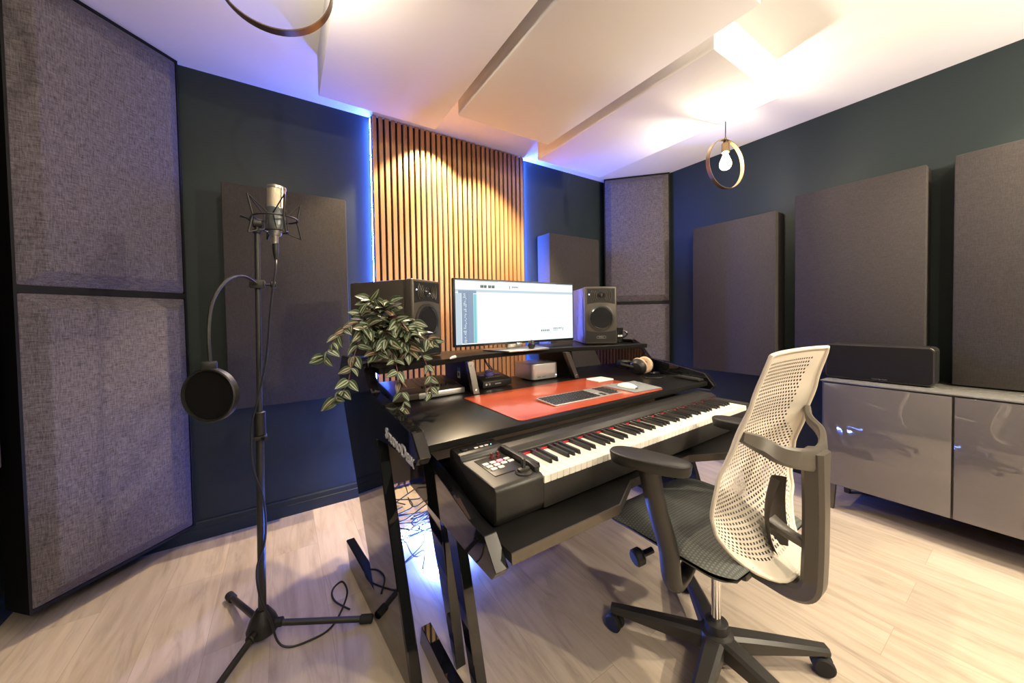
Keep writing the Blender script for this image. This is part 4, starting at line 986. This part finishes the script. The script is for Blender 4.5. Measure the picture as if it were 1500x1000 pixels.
# Y frame behind the back
def bar(pts, w_, th, smooth=6):
    """flat bar along pts: w_ = half width list, th = half thickness; broad side faces the y axis"""
    g = MB(); P_, W_ = spline([Vector(p) for p in pts], smooth, list(w_)); rings = []
    for i, p in enumerate(P_):
        t = (P_[min(i+1, len(P_)-1)]-P_[max(i-1, 0)]).normalized(); n_ = Vector((0, 1, 0)) if abs(t.y) < .9 else Vector((0, 0, 1)); s = t.cross(n_).normalized(); n2 = s.cross(t).normalized()
        rings.append([g.bm.verts.new(p+s*a*W_[i]+n2*b*th) for a, b in ((-1, -.5), (-.75, -1), (.75, -1), (1, -.5), (1, .5), (.75, 1), (-.75, 1), (-1, .5))])
    for A, B in zip(rings, rings[1:]):
        for k in range(8): g.bm.faces.new([A[k], A[(k+1) % 8], B[(k+1) % 8], B[k]])
    g.bm.faces.new(rings[0][::-1]); g.bm.faces.new(rings[-1]); return g
BX = 1.160
def mast(pts, hw_, hd):
    """rounded box section swept along pts in the plane x = BX"""
    g = MB(); P_, W_ = spline([Vector(q) for q in pts], 6, list(hw_)); rings = []
    for i, q in enumerate(P_):
        t = (P_[min(i+1, len(P_)-1)]-P_[max(i-1, 0)]).normalized(); s = Vector((1, 0, 0)); n2 = s.cross(t).normalized(); h = hd
        rings.append([g.bm.verts.new(q+s*a*W_[i]+n2*b*h) for a, b in ((-1, -.6), (-.7, -1), (.7, -1), (1, -.6), (1, .6), (.7, 1), (-.7, 1), (-1, .6))])
    for A, B in zip(rings, rings[1:]):
        for k in range(8): g.bm.faces.new([A[k], A[(k+1) % 8], B[(k+1) % 8], B[k]])
    g.bm.faces.new(rings[0][::-1]); g.bm.faces.new(rings[-1]); return g
fr_ = build('back_frame', mast([(BX, .52, .405), (BX, .44, .396), (BX, .375, .392), (BX, .342, .415), (BX, .335, .48), (BX, .333, .62), (BX, .334, .72), (BX, .334, .785)], [.045, .040, .034, .028, .027, .027, .030, .036], .024), M['cframe'], ch)
for s_ in (-1, 1):
    e_ = backp(.5+s_*.497, .66); m_ = backp(.5+s_*.46, .62)
    build('frame_arm', bar([(BX+s_*.004, .332, .765), (BX+s_*.06, .336, .775), (BX+s_*.14, .362, .797), (e_[0]-s_*.045, e_[1]-.024, .822), (e_[0]-s_*.002, e_[1]-.006, .842)], [.031, .027, .023, .021, .013], .009), M['cframe'], fr_)
lg = MB()
fs = lg.grid(lambda u, v: (BX+.008+(u-.5)*2*.066*math.sin(PI*(.10+.80*v))**.55*(1-.35*v), .437-.030*(2*u-1)**2+.014*math.sin(PI*v), .475+.205*v), 12, 14)
bmesh.ops.solidify(lg.bm, geom=fs, thickness=.007)
build('lumbar_pad', lg, M['cframe'], ch)
build('lumbar_arm', mast([(BX, .345, .525), (BX, .39, .535), (BX, .436, .555)], [.018, .018, .026], .010), M['cframe'], ch)
# armrests
def arm(px_, py_, rz, side, zt, bx_, by_):
    F = Matrix.Translation((px_, py_, zt)) @ Matrix.Rotation(rz, 4, 'Z')
    g = MB(); n_ = 22
    pts = [(.040*math.cos(a)*(1+.12*math.sin(a)), .113*math.sin(a)) for a in [k*2*PI/n_ for k in range(n_)]]
    pts = [(math.copysign(abs(x/.045)**.75*.045, x), math.copysign(abs(y/.113)**.8*.113, y)) for x, y in pts]
    g.prism(pts, lambda a, b: (a*1.0, b*.95, -.034), lambda a, b: (a*1.12, b, 0), .010, 3)
    po = build('armrest_pad', g, M['blk2'], ch, F)
    fx, fy = F @ Vector((0, .00, 0)) - Vector((px_, py_, zt)), 0
    post = [(px_-side*.004, py_+.0, zt-.032), (px_-side*.004, py_-.002, zt-.06), (px_+(bx_-px_)*.40, py_+(by_-py_)*.40, zt-.16), (px_+(bx_-px_)*.85, py_+(by_-py_)*.85, .49), (bx_, by_, .405), (bx_-side*.022, by_, .374), (SX_+side*.15, by_+.01, .385), (SX_+side*.06, by_+.03, .412)]
    g = MB(); g.tube(post, [.040, .031, .029, .029, .028, .024, .021, .020], 16, 6, flat=.85)
    build('armrest_post', g, M['cblk'], ch)
arm(.852, .615, R(19), -1, .752, .905, .582)
arm(1.392, .600, R(7), 1, .755, 1.425, .575)
build('tension_knob', MB().cyl((.985, .70, .385), (.930, .715, .375), .010, 12).cyl((.945, .71, .378), (.915, .718, .372), .026, 20, bev=.005), M['blk'], ch)
